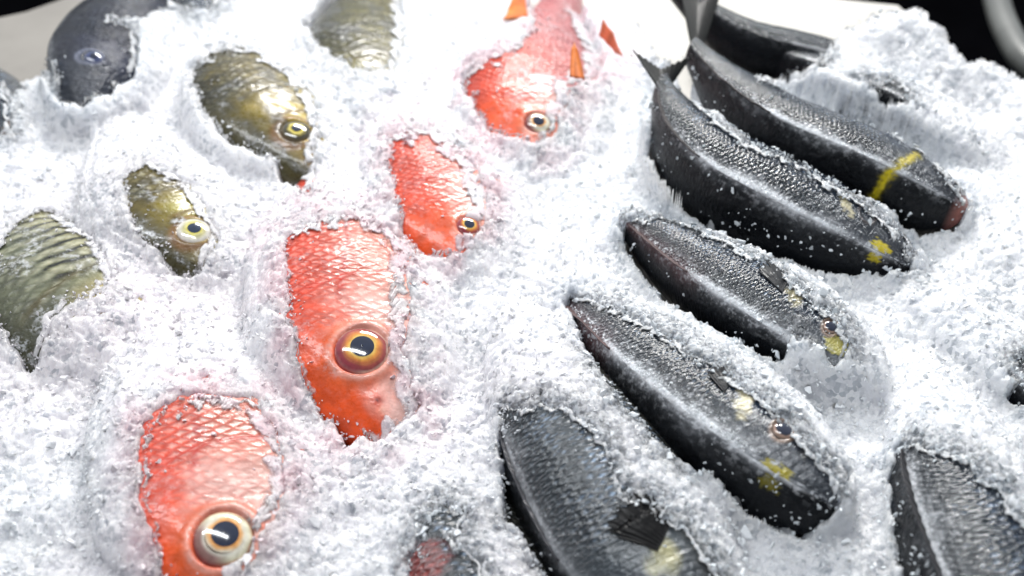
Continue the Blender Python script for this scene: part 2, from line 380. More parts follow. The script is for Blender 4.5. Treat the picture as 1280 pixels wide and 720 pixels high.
def col_tilapia(f, s, ph, o):
    c = np.cos(ph); z = np.where(c > 0, f.sp['hu'](s), f.sp['hl'](s))*c
    n = fbm(s*9, ph*2.5+f.seed, 4, f.seed); n2 = fbm(s*30, ph*7+f.seed, 3, f.seed+3)
    col = np.zeros(s.shape+(3,))+np.array(o.get('base', (.20, .145, .012)))
    col = L3(col, o.get('back', (.035, .034, .018)), sst(.35, .9, c+n*.2)*.85)
    col = L3(col, o.get('belly', (.42, .34, .08)), sst(.35, -.25, c+n*.2)*.8)
    bar = 0
    for k, sb in enumerate((.39, .455, .52, .585, .65, .72, .80)):
        g_ = gauss(s-sb-.02*n, .013)*sst(-.7, -.3, c+.2*n)*o.get('bars', .6); bar = np.maximum(bar, g_)
        col = L3(col, (.006, .007, .005), g_)
    if o.get('stripes'):
        w_ = np.cos((s+.010*n+.03*(c-.1)**2-.365)/.036*2*PI); g_ = sst(.25, .8, w_)*sst(.35, .37, s)*sst(.68, .60, s)*sst(.50, .15, c+.25*n)*o['stripes']; bar = np.maximum(bar, g_)
        col = L3(col, (.52, .50, .36), sst(.1, -.5, w_)*sst(.36, .38, s)*sst(.66, .60, s)*sst(.7, .2, c)*.6)
        col = L3(col, (.006, .007, .005), g_)
    head = sst(.34, .26, s)
    col = L3(col, o.get('cheek', (.50, .37, .04)), head*sst(.62, .2, c+n*.15)*.9)
    col = L3(col, (.42, .17, .09), head*sst(.13, .05, s+n*.02)*sst(.75, .3, c)*o.get('redmouth', .9))
    col = L3(col, (.35, .02, .015), gauss(np.abs(z+.012+.25*s), .010)*sst(.10, .05, s)*o.get('redmouth', .9))
    col = L3(col, (.10, .075, .02), gauss(s-(.36-1.1*(z+.02)**2), .012)*sst(.85, .6, c)*.8)
    col = L3(col, (.14, .07, .02), gauss(s-(.26-1.6*(z+.03)**2), .010)*sst(.6, .4, c)*.8)
    ex, ez, er = f.sp['eye']; de = np.sqrt((s-ex)**2+(z-ez)**2)/er
    col = L3(col, (.25, .11, .04), gauss(de-1.3, .25)*.8)
    if 'plate' in o: col = L3(col, o['plate'], sst(.37, .35, s)*sst(.9, .6, c))
    col = L3(col, (.035, .03, .012), sst(.12, .5, n+.5*n2)*o.get('mottle', .6)*sst(-.4, .1, c))
    sc = sst(.30, .36, s+n2*.02)*o.get('net', 1.)*(1-.8*bar)
    wh = sc*sst(.93, .5, c)*o.get('white', .6)*(.8+.6*n)*(1-.95*bar)
    fr = o.get('frost', .35)*sst(.05, .6, n+.3*n2)
    return col, np.stack([sc, np.clip(wh, 0, 1), fr], -1)

def col_tang(f, s, ph, o):
    c = np.cos(ph); left = np.sin(ph) > 0; z = np.where(c > 0, f.sp['hu'](s), f.sp['hl'](s))*c
    n = fbm(s*8, ph*2.5+f.seed, 4, f.seed); n2 = fbm(s*50, ph*12+f.seed, 3, f.seed+3)
    col = np.zeros(s.shape+(3,))+np.array(o.get('base', (.007, .009, .014)))
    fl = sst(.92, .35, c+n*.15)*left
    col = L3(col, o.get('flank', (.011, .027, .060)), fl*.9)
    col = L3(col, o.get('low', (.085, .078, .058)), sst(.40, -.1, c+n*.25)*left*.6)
    col = L3(col, (.004, .0045, .006), (~left)*.9)  # right flank painted near black, its shade put into the colour
    col = L3(col, (.13, .14, .14), sst(.75, 1.0, s)*.45*left)
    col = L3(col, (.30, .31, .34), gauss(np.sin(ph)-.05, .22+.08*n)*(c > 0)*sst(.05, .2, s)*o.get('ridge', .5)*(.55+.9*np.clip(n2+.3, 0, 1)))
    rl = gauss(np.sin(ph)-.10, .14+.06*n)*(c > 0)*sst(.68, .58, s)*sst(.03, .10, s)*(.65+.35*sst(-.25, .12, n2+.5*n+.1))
    col = L3(col, (.88, .90, .94), np.clip(rl*1.7*min(1, o.get('ridge', .5)*1.3), 0, 1))  # pale line: ridge highlight and thin frost painted into the skin colour
    if 'red' in o: col = L3(col, (.16, .035, .035), gauss(np.sin(ph)-.05, .32)*(c > 0)*sst(o['red'], o['red']+.15, s)*.7)
    head = sst(.26, .14, s)
    col = L3(col, (.030, .034, .046), head*left*.75)
    ys, yc = o.get('yellow', (.115, .86))
    if o.get('yel', 1):
        b = gauss(s-ys+.05*(np.sin(ph))*o.get('ytilt', 1.)-.010*n-.008*n2, o.get('yw', .0115))*sst(yc-.22, yc, c+.1*n)*np.where(left, o.get('yl', 1.), 1.)
        col = L3(col, (.60, .48, .015), np.clip(b*1.2, 0, 1)*o.get('yel', 1))
    if 'cream' in o:
        cs, cz, cr = o['cream']
        d = np.sqrt(((s-cs)/1.9)**2+(z-cz+.35*(s-cs))**2)+.008*n2+.003*n
        col = L3(col, (.62, .55, .34), sst(cr, cr*.45, d)*left)
    for (ss_, pp_, rr_, cc_) in o.get('spots', ()):
        d = np.sqrt((s-ss_)**2+((ph-pp_+PI) % (2*PI)-PI)**2*.011)+.011*n2+.006*n
        col = L3(col, cc_, sst(rr_, rr_*.72, d))
    if 'pinksnout' in o: col = L3(col, (.5, .2, .16), sst(.05, .015, s)*.8)
    if 'nostril' in o: col = L3(col, (.01, .008, .008), gauss(np.sqrt(((s-.105)/1.8)**2+(z-.068)**2), .007)*left)
    ex, ez, er = f.sp['eye']; de = np.sqrt((s-ex)**2+(z-ez)**2)/er
    col = L3(col, o.get('ring', (.34, .22, .15)), gauss(de-1.15, .16)*left*o.get('ringk', .9))
    if 'patch' in o:                                     # black wet patch where scales are gone
        ps, pz, pr = o['patch']; d0 = np.sqrt((s-ps)**2+(z-pz)**2)+.02*n+.012*n2
        col = L3(col, (.003, .003, .004), sst(pr, pr*.7, d0)*left)
    if 'ypatch' in o:
        ps, pz, pr = o['ypatch']; d = np.sqrt((s-ps)**2+(z-pz)**2)+.02*n
        col = L3(col, (.50, .46, .24), sst(pr, pr*.2, d)*left*.9)
    sc = sst(.24, .34, s+.02*n)*np.where(left, 1, .25)*(1-np.clip(rl*1.5, 0, .9))
    wh = sc*sst(.96, .6, c)*np.clip(.18*sst(.1, .8, c)+1.2*n+1.2*n2+.02, 0, 1)*o.get('white', .9)*left  # bluish glints along the scale rows of the left flank, painted as colour
    fr = o.get('frost', .5)*.35*sst(.25, .7, n+.4*n2)*left+1.8*gauss(np.sin(ph)-.10, .26)*(c > 0)*sst(.0, .4, n2+.3+.4*n)*o.get('ridge', .5)  # flank frost, plus whitening that paints the ridge highlight
    if 'patch' in o:
        k = 1-sst(pr, pr*.7, d0)*left; wh = wh*k; fr = fr*k
    wet = np.where(left, o.get('wet', 1.), .22)*1.; wet = wet+(1-wet)*np.clip(rl*1.5, 0, 1)*.8  # gloss lowered on the right flank to deepen its painted shade
    return col, np.stack([sc, np.clip(wh, 0, 1), np.clip(fr, 0, 1), wet], -1)
COLF = dict(snapper=col_snapper, tilapia=col_tilapia, tang=col_tang)
MATF = dict(snapper=M_snap, tilapia=M_til, tang=M_dark)

def build_body(f, root, o, ns=300, nf=150):
    u = np.linspace(0, 1, ns); s = u**1.35
    ph = np.linspace(0, 2*PI, nf, endpoint=False)
    # denser rings near the dorsal ridge and left flank
    ph = ph-.35*np.sin(ph)*.0
    Sg, Pg = np.meshgrid(s, ph, indexing='ij')
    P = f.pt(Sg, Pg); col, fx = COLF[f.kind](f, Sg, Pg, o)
    uv = f.uv(Sg, Pg)
    # open seam column for uv
    P2 = np.concatenate([P, P[:, :1]], 1); col = np.concatenate([col, col[:, :1]], 1); fx = np.concatenate([fx, fx[:, :1]], 1)
    uv2 = np.concatenate([uv, uv[:, :1]+np.array([0, .78])], 1)
    m = nf+1
    F = grid_faces(ns, m)[:, ::-1]
    V = P2.reshape(-1, 3)
    # snout and tail caps
    c0 = P[0].mean(0); c1 = P[-1].mean(0)
    V = np.concatenate([V, [c0, c1]]); colv = np.concatenate([col.reshape(-1, 3), col[0, :1], col[-1, :1]]); fxv = np.concatenate([fx.reshape(-1, fx.shape[-1]), fx[0, :1], fx[-1, :1]])
    uvv = np.concatenate([uv2.reshape(-1, 2), uv2[0, :1], uv2[-1, :1]])
    i0 = ns*m; j = np.arange(nf)
    cap = np.concatenate([np.stack([i0+0*j, j, j+1, i0+0*j], -1)[:, :3], np.stack([i0+1+0*j, (ns-1)*m+j+1, (ns-1)*m+j], -1)])
    # write quads, then caps as degenerate-free triangles in a second pass (all-tri mesh keeps it simple)
    tri = np.concatenate([F[:, [0, 1, 2]], F[:, [0, 2, 3]], cap])
    return mesh_obj('body', V, tri, MATF[f.kind], root, attrs=dict(col=colv, fx=fxv), uv=uvv)

def build_patch(name, f, root, o, s_front, s_rear, ph0, ph1, lift, tint=None, n=60, m=60, rear_soft=.07):
    """a plate on the skin (gill cover): surface patch lifted along the normal, sunk at its front and side rims"""
    a = np.linspace(0, 1, n); b = np.linspace(0, 1, m)
    A, B = np.meshgrid(a, b, indexing='ij')
    Pg = ph0+(ph1-ph0)*B
    arch = 1-((B-.5)*2)**2
    Sg = (s_front+s_rear)/2+(A-.5)*(s_rear-s_front)*np.sqrt(np.clip(arch, 0, 1))
    Sg = Sg+.006*fbm(B*5+f.seed, A*2, 2, f.seed+9)*sst(.3, 1, A)
    off = (lift+.0005)*sst(0, .8, A)*sst(0, .22, B)*sst(1, .78, B)*sst(1., 1.-rear_soft, A)-.0005
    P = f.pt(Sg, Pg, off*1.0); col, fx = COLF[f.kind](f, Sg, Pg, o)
    edge_ = sst(.80, .93, A)*sst(1.0, .96, A)*sst(.05, .25, B)*sst(.98, .7, B)
    col = L3(col, (.36, .02, .012) if f.kind == 'snapper' else (.05, .035, .012), edge_*.75)
    if tint is not None: col = L3(col, tint[:3], np.full(Sg.shape, tint[3])*sst(0, .3, A))
    fx = fx*np.array([.5, .7, 1, 1][:fx.shape[-1]])
    uv = f.uv(Sg, Pg).reshape(-1, 2)
    return mesh_obj(name, P.reshape(-1, 3), grid_faces(n, m)[:, ::-1], MATF[f.kind], root, attrs=dict(col=col.reshape(-1, 3), fx=fx.reshape(-1, fx.shape[-1])), uv=uv)

def dome(name, f, root, C, Nn, T1, T2, r0, r1, rad, hgt, colfn, lift=0., n=18, m=40, squash=1.0):
    """part of a shallow dome between radii r0..r1 (fractions of rad)"""
    rr = np.linspace(r0, r1, n); th = np.linspace(0, 2*PI, m, endpoint=False)
    R_, Th = np.meshgrid(rr, th, indexing='ij')
    x = R_*np.cos(Th)*rad; y = R_*np.sin(Th)*rad*squash
    z = hgt*np.sqrt(np.clip(1-(R_*.97)**2, 0, 1))+lift
    V = C+x[..., None]*T1+y[..., None]*T2+z[..., None]*Nn
    col = colfn(R_, Th).reshape(-1, 3)
    V = V.reshape(-1, 3); F = grid_faces(n, m, True)
    tri = np.concatenate([F[:, [0, 1, 2]], F[:, [0, 2, 3]]])
    if r0 < .02:
        V = np.concatenate([V, [C+(hgt+lift)*Nn]]); col = np.concatenate([col, col[:1]])
        j = np.arange(m); tri = np.concatenate([tri, np.stack([np.full(m, n*m), (j+1) % m, j], -1)])
    tri = tri[:, ::-1] if False else tri
    return mesh_obj(name, V, tri, M_eye, root, attrs=dict(col=col))

def build_eye(f, root, style, gaze=(0., 0.), rscale=1., squash=1.0, tilt=None):
    s0, z0, er = f.sp['eye']; ph = f.eye_phi()
    rad = er*f.L*rscale
    # fit a smooth normal from points around the eye
    k = er*1.25
    zz = [z0+k*math.sin(a) for a in np.linspace(0, 2*PI, 12, endpoint=False)]; ss = [s0+k*math.cos(a) for a in np.linspace(0, 2*PI, 12, endpoint=False)]
    ring = np.array([f.pt(np.array([a]), np.array([f.phi_at(a, b)]))[0] for a, b in zip(ss, zz)])
    C = ring.mean(0); u_, sv, vt = np.linalg.svd(ring-C); Nn = vt[2]
    if Nn@f.R[:, 1] < 0: Nn = -Nn
    if tilt is not None: Nn = Nn+np.array(tilt); Nn /= np.linalg.norm(Nn)
    T1 = f.R[:, 0]-Nn*(f.R[:, 0]@Nn); T1 /= np.linalg.norm(T1); T2 = np.cross(Nn, T1)
    C = C-Nn*rad*.12
    h = rad*.42
    def ringc(stops):
        rs = np.array([a for a, _ in stops]); cs = np.array([b for _, b in stops])
        def fn(R_, Th):
            q = R_+.012*np.sin(Th*5+1)+.07*fbm(R_*np.cos(Th)*2.2+7, R_*np.sin(Th)*2.2+f.seed, 3, f.seed)*sst(.35, .6, R_)*sst(1.06, .8, R_)
            c_ = np.stack([np.interp(q, rs, cs[:, i]) for i in range(3)], -1)
            if 'side' in style: c_ = L3(c_, style['side'], sst(.58, .80, R_)*sst(.15, .85, -np.sin(Th)+.3*np.cos(Th))*.85)  # shadow on one side of the eye painted as maroon
            return c_
        return fn
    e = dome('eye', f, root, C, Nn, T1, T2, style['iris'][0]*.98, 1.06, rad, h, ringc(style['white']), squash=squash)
    C2 = C+T1*gaze[0]*rad+T2*gaze[1]*rad
    ii = dome('iris', f, e, C2, Nn, T1, T2, style['pupil'], style['iris'][0]*1.02, rad, h, ringc(style['iris'][1]), lift=rad*.012, squash=squash)
    C3 = C2
    pp = dome('pupil', f, e, C3, Nn, T1, T2, .0, style['pupil']*1.03, rad, h, lambda R_, Th: np.zeros(R_.shape+(3,))+np.array(style.get('pc', (.012, .018, .045))), lift=rad*.02, n=10, squash=squash)
    return e

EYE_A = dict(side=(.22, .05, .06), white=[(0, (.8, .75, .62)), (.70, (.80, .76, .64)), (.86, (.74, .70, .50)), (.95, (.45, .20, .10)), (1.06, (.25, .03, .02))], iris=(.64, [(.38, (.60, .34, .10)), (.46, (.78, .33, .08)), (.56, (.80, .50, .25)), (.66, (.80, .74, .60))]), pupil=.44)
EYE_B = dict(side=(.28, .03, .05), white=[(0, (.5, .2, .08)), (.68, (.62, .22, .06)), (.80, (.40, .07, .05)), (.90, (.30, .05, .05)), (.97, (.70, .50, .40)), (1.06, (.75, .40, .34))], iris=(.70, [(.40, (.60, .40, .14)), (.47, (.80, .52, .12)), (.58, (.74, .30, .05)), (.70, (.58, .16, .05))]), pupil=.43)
EYE_T = dict(white=[(0, (.4, .35, .1)), (.60, (.25, .2, .05)), (.72, (.03, .03, .025)), (.9, (.10, .08, .04)), (1.06, (.16, .09, .04))], iris=(.58, [(.30, (.1, .09, .02)), (.38, (.66, .52, .06)), (.5, (.70, .60, .18)), (.6, (.10, .08, .03))]), pupil=.33, pc=(.012, .022, .05))
EYE_W = dict(white=[(0, (.6, .55, .3)), (.62, (.62, .58, .35)), (.75, (.74, .70, .62)), (.93, (.72, .66, .60)), (1.0, (.30, .16, .08)), (1.06, (.2, .1, .04))], iris=(.60, [(.32, (.35, .3, .1)), (.42, (.66, .58, .12)), (.52, (.62, .58, .28)), (.62, (.55, .5, .25))]), pupil=.36, pc=(.012, .025, .06))
EYE_D = dict(white=[(0, (.02, .02, .03)), (.72, (.02, .02, .03)), (.84, (.40, .26, .20)), (1.06, (.30, .20, .15))], iris=(.74, [(.6, (.02, .025, .05)), (.74, (.03, .03, .04))]), pupil=.62, pc=(.010, .015, .04))

def strip_fin(name, f, root, rays, mat=M_fin, base_col=(.5, .1, .02), tip_col=None, thick=.0006, nm=24):
    """fin membrane spanned between rays: rays = list of (root point, tip point) in world coordinates"""
    B = np.array([r[0] for r in rays]); T = np.array([r[1] for r in rays]); n = len(rays)
    # refine along rays with ribs
    k = 9; q = np.linspace(0, 1, (n-1)*k+1)*(n-1); i = np.clip(q.astype(int), 0, n-2); tt = (q-i)[:, None]
    Bq = B[i]*(1-tt)+B[i+1]*tt; Tq = T[i]*(1-tt)+T[i+1]*tt
    v = np.linspace(0, 1, nm)
    rib = np.abs(np.sin((q)*PI))                         # 0 on a ray
    tipcut = 1-.07*np.sin(q*PI)**2
    P = Bq[:, None]*(1-(v[None, :]*tipcut[:, None])[..., None])+Tq[:, None]*(v[None, :]*tipcut[:, None])[..., None]
    Nn = np.cross(B[-1]-B[0]+1e-9, (T-B).mean(0)); Nn /= np.linalg.norm(Nn)+1e-12
    th = (thick*(1.15-v[None, :]*.7)*(1.-.65*rib[:, None]))
    up = P+Nn*th[..., None]; dn = P-Nn*th[..., None]
    N_, M_ = P.shape[:2]
    F = grid_faces(N_, M_); V = np.concatenate([up.reshape(-1, 3), dn.reshape(-1, 3)]); F = np.concatenate([F, F[:, ::-1]+N_*M_])
    rim = list(range(M_))+[a*M_+M_-1 for a in range(1, N_)]+[(N_-1)*M_+b for b in range(M_-2, -1, -1)]+[a*M_ for a in range(N_-2, 0, -1)]
    rim = np.array(rim); r2 = np.roll(rim, -1); F = np.concatenate([F, np.stack([rim, rim+N_*M_, r2+N_*M_, r2], -1)])
    bc = np.array(base_col); tc = np.array(tip_col if tip_col is not None else base_col)
    c = bc*(1-v[None, :, None])+tc*v[None, :, None]; c = c*(1-.35*(1-rib))[:, None, None]
    c = np.clip(c, 0, 1)
    return mesh_obj(name, V, F, mat, root, attrs=dict(col=np.concatenate([c.reshape(-1, 3)]*2)))

def tail_fin(f, root, span, length, fork, col=(.06, .065, .065), tip=(.03, .03, .033), twist=0., sweep=0.):
    c1 = f.pt(np.array([.985]), np.array([0.]))[0]; c2 = f.pt(np.array([.985]), np.array([PI]))[0]
    mid = (c1+c2)/2; b = f.pt(np.array([.90]), np.array([0.]))[0]; b2 = f.pt(np.array([.90]), np.array([PI]))[0]
    ax = mid-(b+b2)/2; ax /= np.linalg.norm(ax); D = (c1-c2); D /= np.linalg.norm(D)
    if twist:
        q = Matrix.Rotation(math.radians(twist), 3, Vector(ax)); D = np.array(q@Vector(D))
    hb = np.linalg.norm(c1-c2)/2*.9
    rays = []
    for t in np.linspace(-1, 1, 13):
        ln = length*(1-fork*(1-abs(t)**1.6))
        rays.append((mid+D*hb*t-ax*.004, mid+ax*ln+D*(span/2*np.sign(t)*abs(t)**.9)+np.array([0, 0, sweep*abs(t)])))
    return strip_fin('tail_fin', f, root, rays, base_col=col, tip_col=tip, thick=.0009)

def tail_px(f, root, tip_a, notch, tip_b, z, col=(.014, .016, .016), tip=(.005, .006, .006)):
    c1 = f.pt(np.array([.985]), np.array([0.]))[0]; c2 = f.pt(np.array([.985]), np.array([PI]))[0]
    A, N_, B_ = at(*tip_a, z), at(*notch, z-.004), at(*tip_b, z)
    rays = []
    for t in np.linspace(0, 1, 13):
        b = c1*(1-t)+c2*t
        k = abs(2*t-1)**1.5; e = (A if t < .5 else B_)*k+N_*(1-k)
        rays.append((b, e))
    return strip_fin('tail_fin', f, root, rays, base_col=col, tip_col=tip, thick=.0009)
def fold_dorsal(f, root, s0, s1, height, col, tip, lean=.5, n=14, ph=0.0):
    """folded-down dorsal fin lying back along the ridge"""
    rays = []
    for s in np.linspace(s0, s1, n):
        a = f.pt(np.array([s]), np.array([ph]))[0]; b = f.pt(np.array([min(s+.06, 1)]), np.array([ph]))[0]
        nn = f.normal(np.array([s]), np.array([ph]))[0]; nn = nn if nn@f.R[:, 2] > 0 else -nn
        ax = (b-a)/np.linalg.norm(b-a); hh = height*math.sin(PI*min(1, .08+.92*(s-s0)/(s1-s0)))**.5
        rays.append((a-nn*.001, a+ax*hh*(1-lean)*2.+nn*hh*lean))
    return strip_fin('dorsal_fin', f, root, rays, base_col=col, tip_col=tip, thick=.0007, nm=12)

# ------------------------------------------------------------------ the fish on the ice
FISH = []          # (Fish, visible outline in photo pixels)
def add(f, poly, o, name, label, cat, group=None, res=(300, 150)):
    ctr = f.pt(np.array([.5]), np.array([0.]))[0]*.5+f.pt(np.array([.5]), np.array([PI]))[0]*.5
    root = empty(name, ctr, label, cat, group)
    build_body(f, root, o, *res)
    FISH.append((f, poly, o))
    return root
def P(*a): return np.array(a, float).reshape(-1, 2)

def pectoral(f, root, base, tips, lift, col, tip):
    n_ = len(tips); A = []; B_ = []
    for k, t in enumerate(tips):
        q = k/(n_-1); A.append(f.find(base[0][0]*(1-q)+base[1][0]*q, base[0][1]*(1-q)+base[1][1]*q)); B_.append(f.find(*t))
    A = np.array(A)[:, [0, 2]]; B_ = np.array(B_)[:, [0, 2]]
    m = (n_-1)*10+1; q = np.linspace(0, 1, m)*(n_-1); i = np.clip(q.astype(int), 0, n_-2); tt = (q-i)[:, None]
    Aq = A[i]*(1-tt)+A[i+1]*tt; Bq = B_[i]*(1-tt)+B_[i+1]*tt
    v = np.linspace(0, 1, 30); rib = np.abs(np.sin(q*2*PI))
    cut = (1-.10*rib-.22*fbm(q*3.1, q*0+5, 3, 9))[:, None]
    U = Aq[:, None]*(1-(v*cut)[..., None])+Bq[:, None]*(v*cut)[..., None]
    off = .0004+lift*np.sin(v*PI/2)[None]**1.3*(.45+.55*np.sin(np.linspace(0, PI, m)))[:, None]+.0002*(1-rib)[:, None]
    up = f.pt(U[..., 0], U[..., 1], off); dn = f.pt(U[..., 0], U[..., 1], off-.0007)
    F = grid_faces(m, 30); N_ = m*30
    rim = np.array(list(range(30))+[a*30+29 for a in range(1, m)]+[(m-1)*30+b for b in range(28, -1, -1)]+[a*30 for a in range(m-2, 0, -1)]); r2 = np.roll(rim, -1)
    c = (np.array(col)*(1-v[None, :, None])+np.array(tip)*v[None, :, None])*(1-.25*rib)[:, None, None]
    c = np.broadcast_to(c, (m, 30, 3)).reshape(-1, 3)
    return mesh_obj('pectoral_fin', np.concatenate([up.reshape(-1, 3), dn.reshape(-1, 3)]), np.concatenate([F[:, ::-1], F+N_, np.stack([rim, rim+N_, r2+N_, r2], -1)]), M_fin, root, attrs=dict(col=np.concatenate([c, c])))

# --- red snappers
f = Fish('snapper', .288, ((.168, 1.18), (280, 680)), (330, 800, 265, 500), 22, z0=.020, z1=.0, seed=1)
f.T = f.T; RA = f
o = dict(white=1.0, frost=.18)
r = add(f, P(178,590,182,530,196,515,222,503,226,496,262,494,300,493,318,497,326,510,336,520,345,535,352,560,357,600,345,632,322,652,317,690,298,712,285,740,210,740,195,680,182,630), o, 'red_fish', 'lowest of the red fish, big cream ringed eye at the bottom edge', 'fish', 'red fish bedded in the ice')
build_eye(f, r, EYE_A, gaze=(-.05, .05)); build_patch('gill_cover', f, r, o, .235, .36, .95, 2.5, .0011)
f = Fish('snapper', .30, ((.168, 1.18), (452, 445)), (482, 560, 440, 290), 20, z0=.022, z1=.002, seed=2); RB = f
o = dict(white=.9, frost=.2)
r = add(f, P(355,308,360,292,376,281,398,275,405,269,430,268,455,266,470,271,487,285,510,298,521,311,507,328,508,350,512,375,506,400,503,430,514,450,512,480,524,500,515,520,492,528,478,545,466,545,455,538,446,541,437,559,425,540,420,525,400,512,392,500,378,470,370,440,360,370), o, 'red_fish', 'largest red fish at the centre with orange ringed eye, pale cheek and mouth showing', 'fish', 'red fish bedded in the ice')
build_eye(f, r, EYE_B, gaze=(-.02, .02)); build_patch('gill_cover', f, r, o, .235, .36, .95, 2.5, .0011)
f = Fish('snapper', .27, ((.168, 1.18), (586, 286)), (598, 355, 535, 165), 24, z0=.020, z1=.0, seed=3, eye=(.168, .072, .025))
o = dict(white=.55, frost=.15)
r = add(f, P(484,172,492,166,520,163,540,161,552,168,565,178,580,183,590,200,600,222,607,245,606,265,600,280,590,296,574,312,545,318,525,317,512,302,503,287,497,262,494,240,489,210), o, 'red_fish', 'small orange red fish tilted between two others, its eye half buried in ice', 'fish', 'red fish bedded in the ice')
build_eye(f, r, EYE_B, rscale=.95); build_patch('gill_cover', f, r, o, .235, .36, .95, 2.5, .0011)
f = Fish('snapper', .29, ((.168, 1.18), (672, 158)), (672, 200, 690, 20), 26, z0=.020, z1=.002, seed=4, eye=(.168, .072, .028))
o = dict(white=.25, frost=.45, dusk=(.42, .16, .19), belly=(.72, .42, .44))
r = add(f, P(577,98,590,82,620,65,645,56,660,40,668,25,662,0,662,-40,728,-40,732,10,742,35,752,60,752,85,738,98,722,100,712,105,710,125,700,140,692,160,684,172,664,176,655,172,640,165,612,162,610,150,595,135,590,118,580,110), o, 'red_fish', 'farthest red fish, whole length in view up to its tail with loose orange fins', 'fish', 'red fish bedded in the ice')
build_eye(f, r, EYE_A, rscale=.95); build_patch('gill_cover', f, r, o, .235, .36, .95, 2.5, .0011, tint=(.62, .30, .34, .6))
RD = (f, r)

# --- olive fish
f = Fish('tilapia', .26, ((.175, 1.2), (369, 169)), (385, 240, 285, 70), 24, z0=.022, z1=.0, seed=5)
o = dict(white=.35, frost=.35)
r = add(f, P(238,83,255,68,275,57,300,52,325,60,345,75,365,85,380,105,390,120,395,145,398,160,396,180,390,192,396,205,388,235,375,237,362,228,352,215,340,195,320,185,290,175,270,155,250,125,240,100), o, 'olive_fish', 'olive brown fish with yellow ringed eye and open reddish mouth', 'fish', 'olive fish bedded in the ice', (240, 120))
build_eye(f, r, EYE_T, rscale=.95); build_patch('gill_cover', f, r, o, .26, .375, .95, 2.5, .0011)
f = Fish('tilapia', .23, ((.175, 1.2), (242, 294)), (262, 350, 175, 200), 22, z0=.020, z1=.0, seed=6)
o = dict(white=.4, frost=.8, cheek=(.36, .32, .03))
r = add(f, P(153,225,165,208,185,200,205,208,228,218,243,235,255,255,268,275,273,292,264,310,258,330,245,345,228,342,212,335,202,315,192,303,180,298,166,280,168,262,158,245), o, 'olive_fish', 'small mossy fish with wide pale eye, half covered in ice crumbs', 'fish', 'olive fish bedded in the ice', (240, 120))
build_eye(f, r, EYE_W, rscale=1.15)
f = Fish('tilapia', .27, ((.42, 1.35), (70, 325)), (145, 395, 10, 280), 12, z0=.022, z1=.0, seed=7)
o = dict(white=.95, frost=.6, base=(.16, .17, .10), belly=(.42, .38, .17), bars=0., stripes=1., net=.5, mottle=.3, cheek=(.55, .44, .20))
r = add(f, P(-20,320,0,300,10,285,30,265,60,257,75,262,85,272,98,285,115,290,122,305,132,315,138,345,125,362,100,370,85,380,62,395,62,410,48,430,40,460,30,455,15,425,0,405,-20,400), o, 'silver_fish', 'silvery green fish with dark banded scales cut by the left side of the photo', 'fish', 'olive fish bedded in the ice', (240, 140))
f = Fish('tilapia', .30, ((.46, 1.1), (445, 40)), (470, 130, 430, -60), 20, z0=.022, z1=.004, seed=8)
o = dict(white=.22, frost=.25, base=(.13, .11, .006), belly=(.22, .18, .02), cheek=(.22, .19, .03), redmouth=0)
r = add(f, P(375,-40,375,0,376,20,390,45,405,60,420,72,440,80,470,88,490,85,500,65,503,40,502,20,500,-40), o, 'olive_fish', 'mottled olive fish cut off by the top of the photo, eye not showing', 'fish', 'olive fish bedded in the ice', (200, 100))

# --- black fish far left
f = Fish('tang', .20, ((.2, 1.0), (103, 68)), (90, 136, 163, 6), 34, z0=.040, z1=.018, seed=9, wscale=1.3, hscale=1.15, e=.6, eye=(.2, .06, .028))
o = dict(base=(.020, .021, .034), flank=(.020, .024, .050), low=(.03, .035, .07), yel=0, ridge=.1, white=.1, frost=.1, wet=.45, ring=(.30, .32, .42), ringk=.7)
r = add(f, P(60,40,75,28,110,12,133,8,137,22,160,28,170,45,168,80,165,92,150,98,135,112,118,120,105,132,92,125,78,125,70,115,72,90,65,65), o, 'black_fish', 'blue black fish head standing out of the ice before the beige liner', 'fish', 'black fish by the back edge', (240, 120))
build_eye(f, r, dict(white=[(0, (.03, .04, .1)), (.8, (.05, .06, .14)), (.95, (.2, .22, .32)), (1.06, (.05, .055, .09))], iris=(.7, [(.4, (.03, .04, .12)), (.7, (.05, .07, .16))]), pupil=.42), rscale=1.0)
f = Fish('tang', .25, ((.3, .9), (246, 0)), (250, 40, 240, -80), 40, z0=.022, z1=0, seed=10, wscale=1.3)
r = add(f, P(210,-40,213,0,222,4,245,6,268,5,280,-4,282,-40), dict(yel=0, ridge=.1, frost=.1), 'black_fish', 'sliver of a blue black fish at the top edge', 'fish', 'black fish by the back edge', (160, 80))
f = Fish('tang', .25, ((.25, .8), (-14, 138)), (40, 170, -80, 60), 40, z0=.02, z1=0, seed=11, wscale=1.3)
r = add(f, P(-40,96,2,104,8,130,12,145,10,160,-40,172), dict(yel=0, ridge=.1, frost=.2), 'black_fish', 'black fish cut off by the left edge above the silvery one', 'fish', 'black fish by the back edge', (160, 80))

